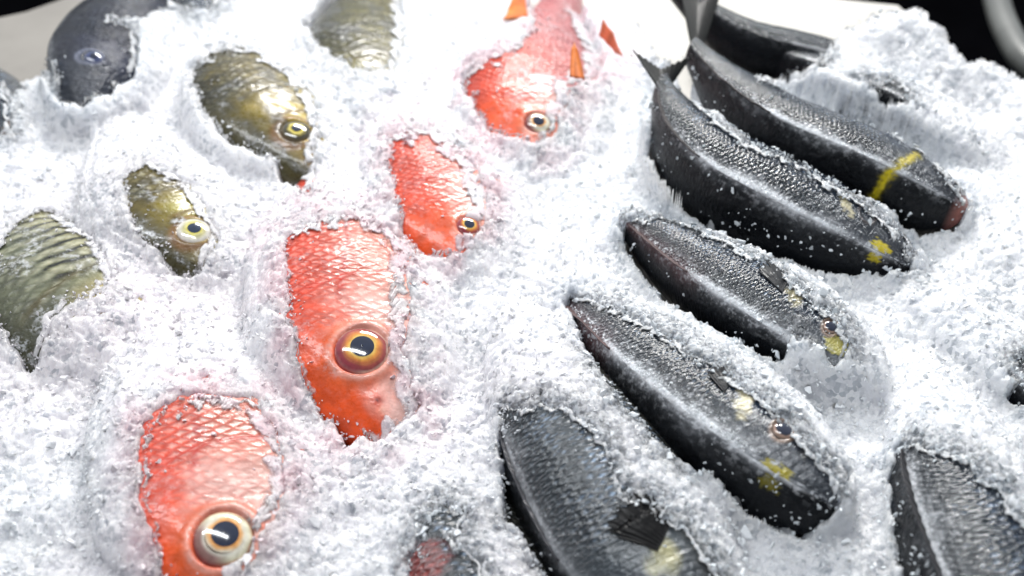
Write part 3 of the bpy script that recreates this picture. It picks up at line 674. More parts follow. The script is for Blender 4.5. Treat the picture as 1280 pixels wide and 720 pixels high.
# --- dark fish with yellow marks
G = 'dark fish laid slanting in the ice'
DK = {}
f = Fish('tang', 0.1970, ((.35, 0.), (1060.4, 184.9)), (1060.4, 184.9, 1005.1, 161.7, 0.0482), 46.3, z0=0.046, z1=0.046, bend=[(0.45, 0.0210, 0.0309, .008)], seed=21, wscale=1.2, rw=1.55); DK[1] = f
o = dict(ridge=.55, pinksnout=1, yellow=(.215, .45), ytilt=.5, frost=.3, white=.6, ringk=0)
r = add(f, P(858,-40,862,15,872,40,866,65,868,90,880,110,905,145,930,165,955,185,990,200,1030,220,1060,235,1100,250,1140,268,1175,277,1200,276,1208,258,1195,225,1170,195,1140,170,1100,145,1060,128,1010,110,960,100,935,85,915,60,905,30,897,10,890,-40), o, 'dark_fish', 'long dark fish with a yellow band across its head and a pinkish snout', 'fish', G)
fold_dorsal(f, r, .60, .95, .006, (.06, .055, .055), (.10, .09, .09))
tail_px(f, r, (846, -34), (876, 2), (908, -30), .05)
f = Fish('tang', 0.2128, ((.35, 0.), (975.2, 253.2)), (975.2, 253.2, 921.6, 226.2, 0.0454), 38.8, z0=0.042, z1=0.042, bend=[(0.45, 0.0450, 0.0105, .008)], seed=22, wscale=1.2, rw=1.55); DK[2] = f
o = dict(ridge=.6, yel=0, spots=[(*f.find(1101, 308)[::2], .027, (.78, .62, .015)), (*f.find(1094, 322)[::2], .018, (.45, .36, .015))], cream=(*f.find(1057, 254)[:2], .016), frost=.3, white=.7, ringk=.2)
r = add(f, P(806,92,815,118,815,150,825,175,845,200,865,220,885,235,905,262,935,278,975,295,1010,310,1050,318,1090,328,1115,333,1140,334,1144,318,1130,295,1110,278,1080,255,1050,235,1020,215,980,195,945,180,910,160,885,140,870,120,866,95,864,72,845,72,822,85), o, 'dark_fish', 'long dark fish with forked tail lying free, bright yellow spot on its nose', 'fish', G)
fold_dorsal(f, r, .60, .95, .006, (.06, .055, .055), (.10, .09, .09))
tail_px(f, r, (791, 62), (826, 86), (866, 68), .05)
f = Fish('tang', 0.172, ((.35, 0.), (936, 393)), (936, 393, 884, 359, 0.0350), 32.0, z0=0.036, z1=0.036, seed=23, wscale=1.2, rw=1.55); DK[3] = f
q_ = f.find(1046, 432)
o = dict(ridge=.8, yel=0, spots=[(q_[0], q_[2], .035, (.50, .44, .10))], cream=(*f.find(992, 370)[:2], .022), frost=.4, red=.5, white=.9)
r = add(f, P(777,280,785,272,815,266,850,269,880,283,910,298,940,318,965,323,985,345,1000,362,1020,380,1040,390,1052,405,1061,425,1054,440,1045,449,1034,442,1026,427,1005,421,986,412,982,425,966,436,945,432,910,415,870,395,830,365,810,340,795,320,783,300), o, 'dark_fish', 'dark fish third down the slanting row, yellow mark beside its half buried eye', 'fish', G)
fold_dorsal(f, r, .60, .95, .006, (.10, .05, .05), (.14, .10, .10)); build_eye(f, r, EYE_D, rscale=1.0)
pectoral(DK[3], r, ((985, 352), (978, 366)), [(974, 337), (964, 333), (954, 334), (948, 342)], .0016, (.02, .022, .026), (.05, .052, .055))
f = Fish('tang', 0.2174, ((.35, 0.), (843.5, 504.3)), (843.5, 504.3, 796.6, 466.9, 0.0313), 39.7, z0=0.036, z1=0.036, seed=24, wscale=1.2, rw=1.55); DK[4] = f
o = dict(ridge=.9, yellow=(.13, .74), yel=0, spots=[(*f.find(970, 588)[::2], .024, (.46, .38, .03)), (*f.find(962, 603)[::2], .020, (.20, .17, .02))], cream=(*f.find(930, 504)[:2], .020), nostril=1, frost=.4, red=.55, white=.9)
r = add(f, P(708,372,716,362,745,375,775,385,800,400,830,415,860,435,885,450,905,465,925,478,950,495,975,515,990,530,1000,550,1020,570,1040,590,1049,605,1046,625,1036,645,1020,656,1000,653,985,640,960,625,940,612,925,605,908,590,905,585,895,580,875,585,850,570,820,545,795,520,770,490,745,450,725,410,715,385), o, 'dark_fish', 'dark fish lying fully exposed with bronze ringed eye, nostril and yellow cheek mark', 'fish', G)
fold_dorsal(f, r, .60, .97, .007, (.10, .05, .05), (.16, .11, .11)); build_eye(f, r, EYE_D)
pectoral(DK[4], r, ((914, 478), (905, 492)), [(904, 460), (896, 459), (888, 463), (884, 470)], .0012, (.02, .022, .026), (.008, .008, .01))
f = Fish('tang', .25, ((.45, .6), (690, 590)), (830, 780, 680, 520), 22, z0=.026, z1=.008, seed=25, wscale=1.3, rw=1.6, eye=(.165, .078, .004)); DK[5] = f
o = dict(ridge=.15, ringk=0, yel=0, frost=.35, white=.95, flank=(.075, .088, .10), base=(.035, .042, .05), low=(.13, .12, .085), patch=(*f.find(800, 648)[:2], .052), ypatch=(*f.find(832, 694)[:2], .034))
r = add(f, P(622,545,629,522,625,508,635,503,650,512,680,503,715,512,740,530,760,555,765,580,772,600,778,618,792,627,815,617,823,640,840,653,865,655,870,675,890,700,910,740,692,740,672,700,655,662,645,655,633,650,628,610,628,580), o, 'dark_fish', 'broad grey black fish with rows of fine scales and a torn black patch', 'fish', G, (340, 170))
fold_dorsal(f, r, .3, .68, .004, (.03, .03, .035), (.05, .05, .06))
pectoral(DK[5], r, ((838, 655), (822, 690)), [(826, 628), (806, 620), (786, 630), (768, 643), (760, 660), (772, 672)], .0015, (.005, .005, .006), (.002, .002, .003))
f = Fish('tang', .25, ((.42, .8), (560, 690)), (640, 800, 520, 600), 35, z0=.014, z1=.004, seed=26, wscale=1.2, rw=1.55); DK[6] = f
q_ = f.find(519, 706)
o = dict(ridge=.2, yel=0, frost=1.6, white=1., flank=(.10, .11, .11), spots=[(q_[0], q_[2], .05, (.30, .04, .03))])
r = add(f, P(506,740,510,700,520,682,533,652,545,636,560,628,572,635,582,631,584,650,575,656,560,662,568,680,590,690,600,705,614,740), o, 'dark_fish', 'grey fish almost hidden under ice, with a red streak, beside the broad scaly one', 'fish', G, (240, 120))
f = Fish('tang', .23, ((.5, 0.), (1147, 638)), (1215, 800, 1118, 560, .004), 34, z0=.034, z1=.012, seed=27, wscale=1.4, rw=1.5); DK[7] = f
o = dict(ridge=.3, yel=0, frost=.8, white=.8, low=(.10, .095, .06))
r = add(f, P(1116,600,1118,570,1130,558,1145,552,1160,560,1185,562,1215,575,1220,590,1240,600,1250,605,1260,625,1275,645,1300,665,1320,740,1142,740,1130,690,1120,660,1117,630), o, 'dark_fish', 'dark fish in the bottom right corner, heading out of the photo', 'fish', G)
fold_dorsal(f, r, .3, .68, .008, (.015, .015, .018), (.05, .05, .055))
f = Fish('tang', .20, ((.75, 0.), (948, 45)), (1050, 70, 940, 32, .036), 52, z0=.034, z1=.014, seed=28, wscale=1.15, hscale=.85, rw=1.2, bend=[(.68, .0, .04, .008)]); DK[8] = f
o = dict(ridge=.2, yel=0, frost=.2, white=.4, flank=(.09, .10, .10))
r = add(f, P(903,-40,908,20,905,45,925,75,940,87,965,84,990,77,1015,77,1036,64,1025,50,1000,35,970,18,957,0,950,-40), o, 'dark_fish', 'dark fish at the top whose head is buried in the heap of ice', 'fish', G, (200, 100))
f = Fish('tang', .24, ((.35, .3), (1112, 108)), (1200, 150, 1030, 75), 60, z0=.034, z1=.01, seed=29); DK[9] = f
r = add(f, P(1083,97,1100,103,1110,96,1120,98,1139,103,1138,112,1130,127,1120,120,1105,113,1090,105), dict(ridge=.1, yel=0, frost=.2, low=(.10, .11, .10)), 'dark_fish', 'back of a buried dark fish peeking out of the ice heap', 'fish', G, (160, 80))
f = Fish('tang', .26, ((.35, .3), (1290, 470)), (1400, 560, 1200, 400), 55, z0=.020, z1=.0, seed=30); DK[10] = f
r = add(f, P(1320,436,1278,446,1271,462,1280,474,1262,490,1270,501,1320,500), dict(ridge=.3, yel=0, frost=.9), 'dark_fish', 'dark fish glimpsed through thin ice at the right edge', 'fish', G, (160, 80))

# loose orange fins of the far red fish
f, r = RD
def px_fin(name, pts_base, pts_tip, zb, zt, col, tip):
    rays = []
    for (b, t) in zip(pts_base, pts_tip): rays.append((at(*b, zb), at(*t, zt)))
    return strip_fin(name, f, r, rays, base_col=col, tip_col=tip, thick=.0009)
px_fin('dorsal_fin', [(660, 22), (656, -2), (652, -20)], [(628, 25), (636, 8), (648, -22)], .020, .024, (.72, .16, .03), (.80, .22, .03))
px_fin('pectoral_fin', [(712, 95), (720, 97), (731, 98)], [(714, 60), (718, 52), (722, 62)], .036, .044, (.72, .20, .06), (.80, .26, .06))
px_fin('pelvic_fin', [(750, 45), (760, 55), (770, 66)], [(754, 24), (766, 40), (778, 70)], .022, .030, (.75, .16, .08), (.80, .20, .10))

# ------------------------------------------------------------------ ice bed as a height field
STEP = 1.15
gx = np.arange(-150, 1440, STEP); gy = np.arange(-75, 860, STEP)
PX, PY = np.meshgrid(gx, gy)
XY = at(PX, PY, 0.0); X = XY[..., 0]; Y = XY[..., 1]
ZF = np.full(PX.shape, -9.0); KIND = np.zeros(PX.shape, np.int8)
for k, (f, poly, o) in enumerate(FISH):
    s = np.linspace(0, 1, 900)**1.2; ph = np.linspace(0, 2*PI, 700)
    Sg, Pg = np.meshgrid(s, ph, indexing='ij'); Q = f.pt(Sg, Pg).reshape(-1, 3)
    Q = Q[Q[:, 2] > -.06]
    G0 = Q.copy(); G0[:, 2] = 0
    ok = G0[:, 1] > .12; Q = Q[ok]; G0 = G0[ok]
    qx, qy = proj(G0)
    ix = np.round((qx-gx[0])/STEP).astype(int); iy = np.round((qy-gy[0])/STEP).astype(int)
    ok = (ix >= 0) & (ix < len(gx)) & (iy >= 0) & (iy < len(gy))
    Z1 = np.full(PX.shape, -9.0); np.maximum.at(Z1, (iy[ok], ix[ok]), Q[ok, 2])
    for _ in range(3):
        M = Z1.copy()
        for dy in (-1, 0, 1):
            for dx in (-1, 0, 1): M = np.maximum(M, np.roll(np.roll(Z1, dy, 0), dx, 1))
        Z1 = np.where(Z1 < -5, M, Z1)
    up = Z1 > ZF; ZF = np.where(up, Z1, ZF); KIND = np.where(up, {'snapper': 1, 'tilapia': 2, 'tang': 3}[f.kind], KIND)

HB = .0055*fbm(X*9, Y*9, 2, 40)+.0036*fbm(X*26, Y*26, 2, 50)+.0017*fbm(X*80, Y*80, 2, 60)
# heap of ice at the back right, slight dish elsewhere
mc = at(1135, 90, 0.0)
HB = HB+.034*np.exp(-(((X-mc[0])/.12)**2+((Y-mc[1]-.02)/.055)**2))
HB = HB+.008
def chips(x, y, size, seed, slope=.55, amp=.25):
    """crushed chips: every cell of a jittered lattice is a small plate with its own height and tilt"""
    gx_ = np.floor(x/size); gy_ = np.floor(y/size); best = np.full(x.shape, 1e9); h = np.zeros(x.shape)
    for dx in (-1, 0, 1):
        for dy in (-1, 0, 1):
            cx, cy = gx_+dx, gy_+dy
            u_ = lambda k: _hash(cx, cy, seed+k)/4294967296.0
            px_ = x/size-(cx+u_(0)); py_ = y/size-(cy+u_(1)); st_ = .7+.6*u_(5)
            d = px_*px_*st_+py_*py_/st_-.25*u_(6)
            m = d < best
            hh = ((u_(2)-.5)*2*slope*px_+(u_(3)-.5)*2*slope*py_)+u_(4)*amp-.30*(px_*px_+py_*py_)
            best = np.where(m, d, best); h = np.where(m, hh, h)
    return h*size
big = sst(-.2, .5, fbm(X*45, Y*45, 2, 71))
FINE = .0007*fbm(X*190, Y*190, 2, 70)+chips(X, Y, .0025, 80)*.78+chips(X, Y, .0054, 85)*big*.75+chips(X, Y, .0014, 88)*.6
cover = .0009+.0013*np.clip(fbm(X*70, Y*70, 3, 100)+.35, 0, 2)
def blur(A, r):
    k = np.ones(2*r+1)/(2*r+1)
    A = np.apply_along_axis(lambda v: np.convolve(np.pad(v, r, mode='edge'), k, 'valid'), 0, A)
    return np.apply_along_axis(lambda v: np.convolve(np.pad(v, r, mode='edge'), k, 'valid'), 1, A)
def maxf(A, r):
    for ax in (0, 1):
        M = A.copy()
        for d in range(-r, r+1): M = np.maximum(M, np.roll(A, d, ax))
        A = M
    return A
ZC = blur(blur(maxf(np.where(ZF > -5, np.maximum(ZF, -.05), -.05), 2), 2), 2)
HO = np.maximum(HB, ZC+cover)
# soften the step at fish outlines
def blur(A, r):
    k = np.ones(2*r+1)/(2*r+1)
    A = np.apply_along_axis(lambda v: np.convolve(np.pad(v, r, mode='edge'), k, 'valid'), 0, A)
    return np.apply_along_axis(lambda v: np.convolve(np.pad(v, r, mode='edge'), k, 'valid'), 1, A)
HO = np.maximum(HO, blur(blur(HO, 9), 9))
gy0 = np.abs(np.gradient(Y, axis=0)); gx0 = np.abs(np.gradient(X, axis=1))
for _ in range(60):
    for ax, g in ((0, gy0), (1, gx0)):
        HO = np.minimum(HO, np.minimum(np.roll(HO, 1, ax), np.roll(HO, -1, ax))+1.25*g)
sl = np.hypot(np.gradient(ZC, axis=0)/(gy0+1e-9), np.gradient(ZC, axis=1)/(gx0+1e-9))
HO = np.maximum(HO, np.where(blur(sl, 2) < .9, ZC+.0006, -1.))+FINE
def signed(poly, x, y):
    d2 = np.full(x.shape, 1e18); ins = np.zeros(x.shape, bool); n = len(poly)
    for i in range(n):
        ax, ay = poly[i]; bx, by = poly[(i+1) % n]
        ex, ey = bx-ax, by-ay
        t = np.clip(((x-ax)*ex+(y-ay)*ey)/(ex*ex+ey*ey+1e-9), 0, 1)
        d2 = np.minimum(d2, (x-ax-t*ex)**2+(y-ay-t*ey)**2)
        cr = ((ay > y) != (by > y)) & (x < (bx-ax)*(y-ay)/(by-ay+1e-12)+ax)
        ins ^= cr
    d = np.sqrt(d2); return np.where(ins, -d, d)
def outline_distance(HO):
    Q = np.stack([X, Y, HO], -1); qx, qy = proj(Q)
    jx = qx+3.6*fbm(X*200, Y*200, 2, 110, .6)+4.5*perlin(X*75, Y*75, 113); jy = qy+3.4*fbm(X*200, Y*200, 2, 120, .6)+4.5*perlin(X*75, Y*75, 123)
    SD = np.full(PX.shape, 1e3); PINK = np.zeros(PX.shape); DARKN = np.full(PX.shape, 1e3)
    for (f, poly, o) in FISH:
        x0, y0 = poly.min(0)-70; x1, y1 = poly.max(0)+70
        m = (jx > x0) & (jx < x1) & (jy > y0) & (jy < y1)
        d = signed(poly, jx[m], jy[m])
        SD[m] = np.minimum(SD[m], d)
        if f.kind == 'snapper':
            q = PINK[m]; PINK[m] = np.maximum(q, sst(62, -2, d))
        if f.kind == 'tang': DARKN[m] = np.minimum(DARKN[m], d)
    return SD, PINK, DARKN, jx, jy
SD0 = outline_distance(HO)[0]
ENV = blur(blur(maxf(ZC, 6), 4), 4)-.0005
wk = sst(3, 10, SD0)*(blur(sl, 3) > .8)
HO = np.maximum(HO, np.where(ENV > HO-.002, HO*(1-wk)+(ENV+FINE)*wk, -1))
SD, PINK, DARKN, jx, jy = outline_distance(HO)
carve = sst(2.0, -4.5, SD)
HAS = ZF > -.035
def minf(A, r):
    for ax in (0, 1):
        M = A.copy()
        for d in range(-r, r+1): M = np.minimum(M, np.roll(A, d, ax))
        A = M
    return A
ZS = blur(minf(np.where(ZF > -.035, ZF, -.035), 3), 3)
hsb = blur(HAS.astype(float), 3); HI = np.minimum(ZS-.003, HO)*hsb+(HO-.004)*(1-hsb)
H = HO*(1-carve)+HI*carve
nxd = np.gradient(blur(SD.clip(-40, 40), 3), axis=1)/STEP
nyd = np.gradient(blur(SD.clip(-40, 40), 3), axis=0)/STEP
WF = np.choose(KIND, [10, 34, 20, 11])
side = np.clip(.30+.9*np.clip(nxd-.35*nyd, -.3, 1), 0, 1)
fil = sst(-1., 0, SD/(WF*(.35+.65*side)))*(.45+.55*side)
fil = np.clip(fil*(1.05+.9*fbm(X*90, Y*90, 3, 160)), 0, 1)*(SD < 1)*(ZF > -.03)
ZB = np.maximum(blur(np.where(ZF > -.03, ZF, -.03), 2), np.where(ZF > -.03, ZF, -.03))
Hs = blur(blur(H, 2), 2)
H = np.where(np.abs(SD) < 10, Hs+FINE*.8, H)
HS_ = blur(HAS.astype(float), 2)
H = np.where((SD < -3.5) & (HS_ > .6), np.minimum(H, ZS-.001), H)
H = np.where((SD < -2) & (HS_ <= .6), H+FINE*.5, H)
er_ = minf(H, 3); op_ = maxf(er_, 3)
H = np.where((np.abs(SD) < 26) & (H-op_ > .0028), op_+.0012, H)
FM = (fil > .03) & (SD < -1.5) & (ZF > -.02) & (blur(sl, 2) < 1.1)
H = np.where(FM, ZB+.0006+.0012*fil+.0005*fbm(X*260, Y*260, 2, 170), H)
film = np.where(FM, fil, np.where(carve > .5, np.where(ZF > -.03, 0., 1.), 1.))
# where the ice ends: liner showing at the back
ICE = P(-260,1000, -260,180, -60,125, 0,104, 45,82, 72,66, 100,40, 150,4, 230,-8, 330,-30, 480,-40, 520,-24, 600,-20, 665,-10, 735,0, 800,18, 824,60, 850,90, 905,100, 960,92, 1030,62, 1050,32, 1080,12, 1110,3, 1150,-1, 1166,12, 1185,22, 1188,40, 1205,55, 1218,66, 1240,62, 1256,75, 1272,82, 1300,92, 1500,140, 1700,1000)
ED = signed(ICE, jx, jy)
thinback = sst(-26, 0, ED)
H = H-thinback*.006*(SD > 5)
keep = (ED < 0)
V = np.stack([X, Y, H], -1).reshape(-1, 3)
Fq = grid_faces(len(gy), len(gx))[:, ::-1]
kf = keep.ravel()[Fq].all(1)
Fq = Fq[kf]
depth = H-ZF
pinkn = np.clip(PINK*(.55+.9*fbm(X*38, Y*38, 3, 130)), 0, 1)
wash = np.clip(.5+.8*fbm(X*5, Y*5, 2, 133), 0, 1)*sst(560, 250, np.hypot(PX-330, PY-600))
pk = np.clip(pinkn*.55+wash*.19, 0, .9)
tint = 1-pk[..., None]*np.array([.02, .40, .36])
cool = sst(35, 0, DARKN)*.12
tint = tint*(1-cool[..., None]*np.array([1.1, .9, .75]))
thin = np.where((ZF > -5) & (depth > 0), sst(.0052, .0012, depth), 0)*np.where(KIND == 3, .8, .3)*sst(40, 4, np.abs(SD))
thin = np.where(carve > .6, 0, thin)
ext = np.stack([thin, film, thin*0], -1)
M_ice = ice_material(); M_gr = grain_material()

# crystals: crushed grains lying on the surface
def hull_variant(seed):
    rg = np.random.default_rng(seed); bm = bmesh.new(); sc_ = np.array([1, rg.uniform(.6, .9), rg.uniform(.4, .7)])
    for k in range(10):
        v = rg.normal(size=3); v /= np.linalg.norm(v); v *= sc_*rg.uniform(.75, 1.15)
        bm.verts.new(v)
    bmesh.ops.convex_hull(bm, input=bm.verts[:]); bmesh.ops.triangulate(bm, faces=bm.faces[:])
    bmesh.ops.delete(bm, geom=[v for v in bm.verts if not v.link_faces], context='VERTS'); bm.verts.index_update()
    V_ = np.array([v.co[:] for v in bm.verts]); F_ = np.array([[v.index for v in fc.verts] for fc in bm.faces]); bm.free()
    return V_, F_
HV = [hull_variant(100+i) for i in range(14)]
NG = 9000
gzy, gzx = np.gradient(H); gyy = np.gradient(Y, axis=0); gxx = np.gradient(X, axis=1)
area_w = np.clip(np.sqrt(1+(gzy/(gyy-1e-9))**2+(gzx/gxx)**2), 1, 9); area_w[:2] = 0; area_w[-2:] = 0; area_w[:, :2] = 0; area_w[:, -2:] = 0
area_w *= (keep & (carve < .75) & ~FM & (PX > -60) & (PX < 1340) & (PY > -60) & (PY < 800))
cs = np.cumsum(area_w.ravel()); pick = np.searchsorted(cs, RNG.random(NG)*cs[-1]); ii, jj = np.unravel_index(np.clip(pick, 0, PX.size-1), PX.shape)
ta = RNG.random(len(ii)); tb_ = RNG.random(len(ii))
def lerp4(A): return (A[ii, jj]*(1-ta)+A[ii+1, jj]*ta)*(1-tb_)+(A[ii, jj+1]*(1-ta)+A[ii+1, jj+1]*ta)*tb_
# crumbs lying on the fish near the ice rim
i2 = RNG.integers(2, len(gy)-2, 2200000); j2 = RNG.integers(2, len(gx)-2, 2200000)
sd2 = SD[i2, j2]; cl = fbm(X[i2, j2]*60, Y[i2, j2]*60, 2, 150)
pr = np.where((sd2 < 0), .06*np.exp(sd2/3.)+.035*np.exp(sd2/9.)*(cl > .12)+.0006*(cl > .45), 0)
s2 = (RNG.random(len(i2)) < pr) & (ZF[i2, j2] > -5) & (carve[i2, j2] > .3) & keep[i2, j2]
i2, j2 = i2[s2], j2[s2]
rp = []
for k_, cnt, sa, sb in ((1, 140, .08, .6), (2, 160, .12, .62), (3, 220, .25, .62), (4, 450, .14, .58)):
    fs = DK[k_]; ss = RNG.uniform(sa, sb, cnt*4); pp = RNG.normal(.22, .10, cnt*4); ok = fbm(ss*40, pp*3+k_, 2, 300) > .05
    rp.append(fs.pt(ss[ok][:cnt], pp[ok][:cnt]))
rp = np.concatenate(rp)
pos = np.concatenate([np.stack([lerp4(X), lerp4(Y), lerp4(H)], -1), np.stack([X[i2, j2], Y[i2, j2], np.maximum(ZF[i2, j2], H[i2, j2])+.0003], -1), rp])
tn = np.concatenate([tint[ii, jj], tint[i2, j2], np.ones((len(rp), 3))])
n1, n2 = len(ii), len(i2)+len(rp); n = n1+n2
rad = np.concatenate([np.exp(RNG.normal(math.log(.0009), .5, n1)), np.exp(RNG.normal(math.log(.00085), .42, n2-len(rp))), np.exp(RNG.normal(math.log(.00045), .3, len(rp)))]); rad = np.clip(rad, .0004, .0036)
glassy = np.concatenate([np.clip(RNG.random(n1)*.66+.4*thin[ii, jj], 0, 1), RNG.uniform(.1, .85, n2-len(rp)), RNG.uniform(.2, .9, len(rp))])
ang = RNG.normal(size=(n, 4)); ang /= np.linalg.norm(ang, axis=1, keepdims=True)
w_, x_, y_, z_ = ang.T
RM = np.stack([1-2*(y_*y_+z_*z_), 2*(x_*y_-z_*w_), 2*(x_*z_+y_*w_), 2*(x_*y_+z_*w_), 1-2*(x_*x_+z_*z_), 2*(y_*z_-x_*w_), 2*(x_*z_-y_*w_), 2*(y_*z_+x_*w_), 1-2*(x_*x_+y_*y_)], -1).reshape(-1, 3, 3)
pos[:n1, 2] += rad[:n1]*.30
vi = RNG.integers(0, len(HV), n)
GV, GF, GT, GE = [], [], [], []; base = len(V)
for k, (hv, hf) in enumerate(HV):
    s_ = np.where(vi == k)[0]
    if not len(s_): continue
    pts = np.einsum('nij,vj->nvi', RM[s_], hv)*rad[s_][:, None, None]+pos[s_][:, None, :]
    GF.append((hf[None]+base+(np.arange(len(s_))*len(hv))[:, None, None]).reshape(-1, 3))
    GV.append(pts.reshape(-1, 3)); GT.append(np.repeat(tn[s_], len(hv), 0)); GE.append(np.repeat(glassy[s_], len(hv))); base += len(s_)*len(hv)
GV = np.concatenate(GV); GF = np.concatenate(GF); GT = np.concatenate(GT); GE = np.concatenate(GE)
VV = np.concatenate([V, GV]); TI = np.concatenate([tint.reshape(-1, 3), GT]); EX = np.concatenate([ext.reshape(-1, 3), np.stack([GE, GE*0+1, GE], -1)])
T1_ = np.concatenate([Fq[:, [0, 1, 2]], Fq[:, [0, 2, 3]]]); FF = np.concatenate([T1_, GF])
used = np.zeros(len(VV), bool); used[FF.ravel()] = True; remap = np.cumsum(used)-1
ice = mesh_obj('crushed_ice', VV[used], remap[FF], [M_ice, M_gr], None, smooth=False, attrs=dict(tint=TI[used], ext=EX[used]))
mi = np.zeros(len(FF), np.int32); mi[len(T1_):] = 1; ice.data.polygons.foreach_set('material_index', mi)
smv = np.ones(len(FF), bool); smv[len(T1_):] = False; ice.data.polygons.foreach_set('use_smooth', smv)
tag(ice, 'bed of wet crushed ice that the fish lie in', 'ice', kind='stuff')

# ------------------------------------------------------------------ tray liner, floor, things behind
def simple_material(name, col, rough=.5, var=.25, scale=30, bump=.0, sss=0.):
    t = NT(name); geo = t.n('ShaderNodeNewGeometry').outputs['Position']
    n = t.noise(geo, scale, 5, .6)
    c = t.mix(t.ramp(n, .3, .7), tuple(v*(1-var) for v in col), col)
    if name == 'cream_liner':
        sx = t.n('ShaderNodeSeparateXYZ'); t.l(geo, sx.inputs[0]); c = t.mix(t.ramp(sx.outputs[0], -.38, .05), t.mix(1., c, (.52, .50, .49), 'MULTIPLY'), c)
    p = t.principled(Base_Color=c, Roughness=rough)
    if bump:
        bp = t.n('ShaderNodeBump'); bp.inputs['Strength'].default_value = bump; bp.inputs['Distance'].default_value = .003; t.l(n, bp.inputs['Height']); t.l(bp.outputs[0], p.inputs['Normal'])
    if name == 'dark_floor': p.inputs['Specular IOR Level'].default_value = 0
    t.l(p.outputs[0], t.out.inputs[0]); return t.m
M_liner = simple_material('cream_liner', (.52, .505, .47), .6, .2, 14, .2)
M_floor = simple_material('dark_floor', (.004, .004, .005), .6, .4, 8)
M_tube = simple_material('grey_plastic', (.13, .135, .13), .4, .3, 20)
zt = -.022
out = [at(px, py, zt) for px, py in [(-420, 1100), (-420, 200), (-160, 62), (-30, 24), (30, 11), (78, -6), (120, -30), (400, -44), (800, -40), (1060, -4), (1128, 3), (1170, 40), (1215, 85), (1300, 120), (1560, 200), (1700, 1100)]]
def slab(name, outline, z0, z1, mat, bev=.006):
    bm = bmesh.new(); vs = [bm.verts.new((p[0], p[1], z1)) for p in outline]
    fc = bm.faces.new(vs); bmesh.ops.recalc_face_normals(bm, faces=[fc])
    if fc.normal.z < 0: bmesh.ops.reverse_faces(bm, faces=[fc])
    ex = bmesh.ops.extrude_face_region(bm, geom=[fc])
    for v in [g for g in ex['geom'] if isinstance(g, bmesh.types.BMVert)]: v.co.z = z1
    for v in vs: v.co.z = z0
    bmesh.ops.recalc_face_normals(bm, faces=bm.faces[:])
    bmesh.ops.bevel(bm, geom=[e for e in bm.edges if all(abs(v.co.z-z1) < 1e-6 for v in e.verts)], offset=bev, segments=3, affect='EDGES')
    me = bpy.data.meshes.new(name); bm.to_mesh(me); bm.free(); me.materials.append(mat)
    o = bpy.data.objects.new(name, me); COL.objects.link(o); return o
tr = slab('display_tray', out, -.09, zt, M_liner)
tag(tr, 'cream lined display tray whose back edge shows behind the ice', 'tray')
me = bpy.data.meshes.new('floor'); me.from_pydata([(-6, -3, -.75), (6, -3, -.75), (6, 9, -.75), (-6, 9, -.75)], [], [(0, 1, 2, 3)]); me.materials.append(M_floor)
fl = bpy.data.objects.new('floor', me); COL.objects.link(fl); tag(fl, 'dark floor of the market behind the tray', kind='structure')
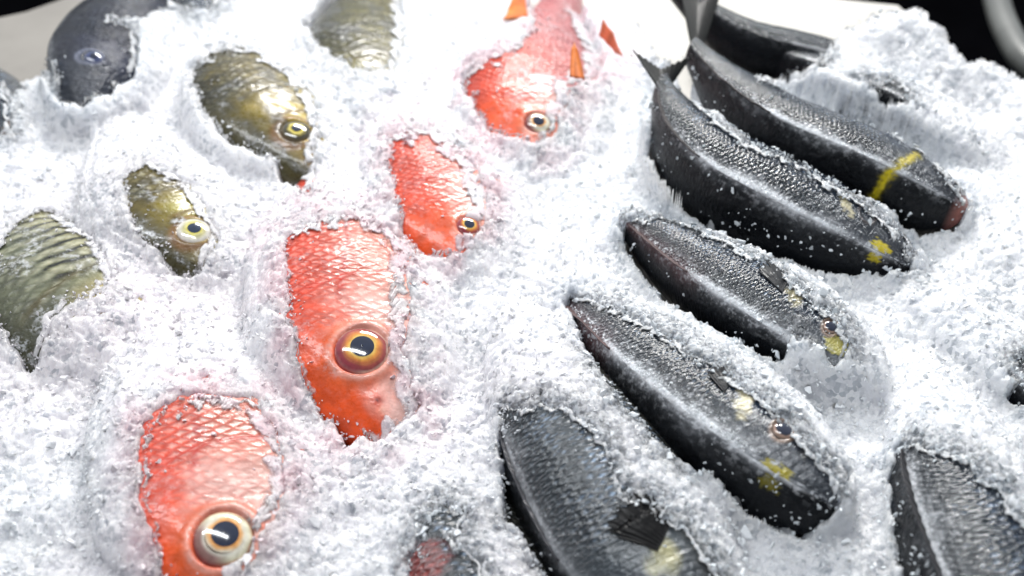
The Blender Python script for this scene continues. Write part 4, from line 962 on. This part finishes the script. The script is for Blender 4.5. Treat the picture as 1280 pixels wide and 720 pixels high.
def tube(name, pts, rad, mat, m=20):
    pts = np.array(pts, float); q = np.linspace(0, len(pts)-1, 60); i = np.clip(q.astype(int), 0, len(pts)-2)
    def cr(i, t):
        p0 = pts[np.clip(i-1, 0, len(pts)-1)]; p1 = pts[i]; p2 = pts[i+1]; p3 = pts[np.clip(i+2, 0, len(pts)-1)]; t = t[:, None]
        return .5*((2*p1)+(-p0+p2)*t+(2*p0-5*p1+4*p2-p3)*t**2+(-p0+3*p1-3*p2+p3)*t**3)
    C = cr(i, q-i); T = np.gradient(C, axis=0); T /= np.linalg.norm(T, axis=1, keepdims=True)
    A = np.cross(T, [0, 0, 1.]); A /= np.linalg.norm(A, axis=1, keepdims=True)+1e-9; B = np.cross(A, T)
    th = np.linspace(0, 2*PI, m, endpoint=False)
    Vt = C[:, None]+rad*(np.cos(th)[None, :, None]*A[:, None]+np.sin(th)[None, :, None]*B[:, None])
    return mesh_obj(name, Vt.reshape(-1, 3), grid_faces(60, m, True), mat, None, origin=C[30])
tb = tube('hose', [at(1238, -60, -.10), at(1246, 0, -.10), at(1262, 45, -.10), at(1290, 82, -.10), at(1360, 120, -.10)], .012, M_tube)
tag(tb, 'thick grey hose curving through the dark behind the ice heap', 'hose')

# ------------------------------------------------------------------ light
wd = bpy.data.worlds.new('World'); S.world = wd; wd.use_nodes = True
bg = wd.node_tree.nodes['Background']; bg.inputs[0].default_value = (.88, .94, 1.0, 1)
wt = wd.node_tree; tc = wt.nodes.new('ShaderNodeTexCoord'); sx = wt.nodes.new('ShaderNodeSeparateXYZ'); wt.links.new(tc.outputs['Generated'], sx.inputs[0])
mr = wt.nodes.new('ShaderNodeMapRange'); mr.interpolation_type = 'SMOOTHSTEP'; wt.links.new(sx.outputs[1], mr.inputs[0])
mr.inputs[1].default_value = -.5; mr.inputs[2].default_value = 1.; mr.inputs[3].default_value = .32; mr.inputs[4].default_value = .75; wt.links.new(mr.outputs[0], bg.inputs[1])
def area(name, loc, target, sx, sy, power, col):
    l = bpy.data.lights.new(name, 'AREA'); l.shape = 'RECTANGLE'; l.size = sx; l.size_y = sy; l.energy = power; l.color = col
    o = bpy.data.objects.new(name, l); COL.objects.link(o); o.location = loc
    o.rotation_euler = (Vector(target)-Vector(loc)).to_track_quat('-Z', 'Y').to_euler(); return o
area('tube_lamp', (.22, 1.75, .98), (.05, .5, 0), .75, .20, 30, (1., .98, .95))
area('tube_lamp', (-.35, .6, 1.5), (0, .5, 0), .14, 1.3, 17, (.95, .98, 1.))

S.view_settings.view_transform = 'Standard'; S.view_settings.look = 'None'; S.view_settings.exposure = 0; S.view_settings.gamma = 1
S.render.engine = 'CYCLES'
S.cycles.use_denoising = True
S.cycles.max_bounces = 10; S.cycles.transmission_bounces = 8; S.cycles.transparent_max_bounces = 8; S.cycles.diffuse_bounces = 8; S.cycles.glossy_bounces = 4
S.cycles.caustics_reflective = False; S.cycles.caustics_refractive = True
S.cycles.sample_clamp_indirect = 6
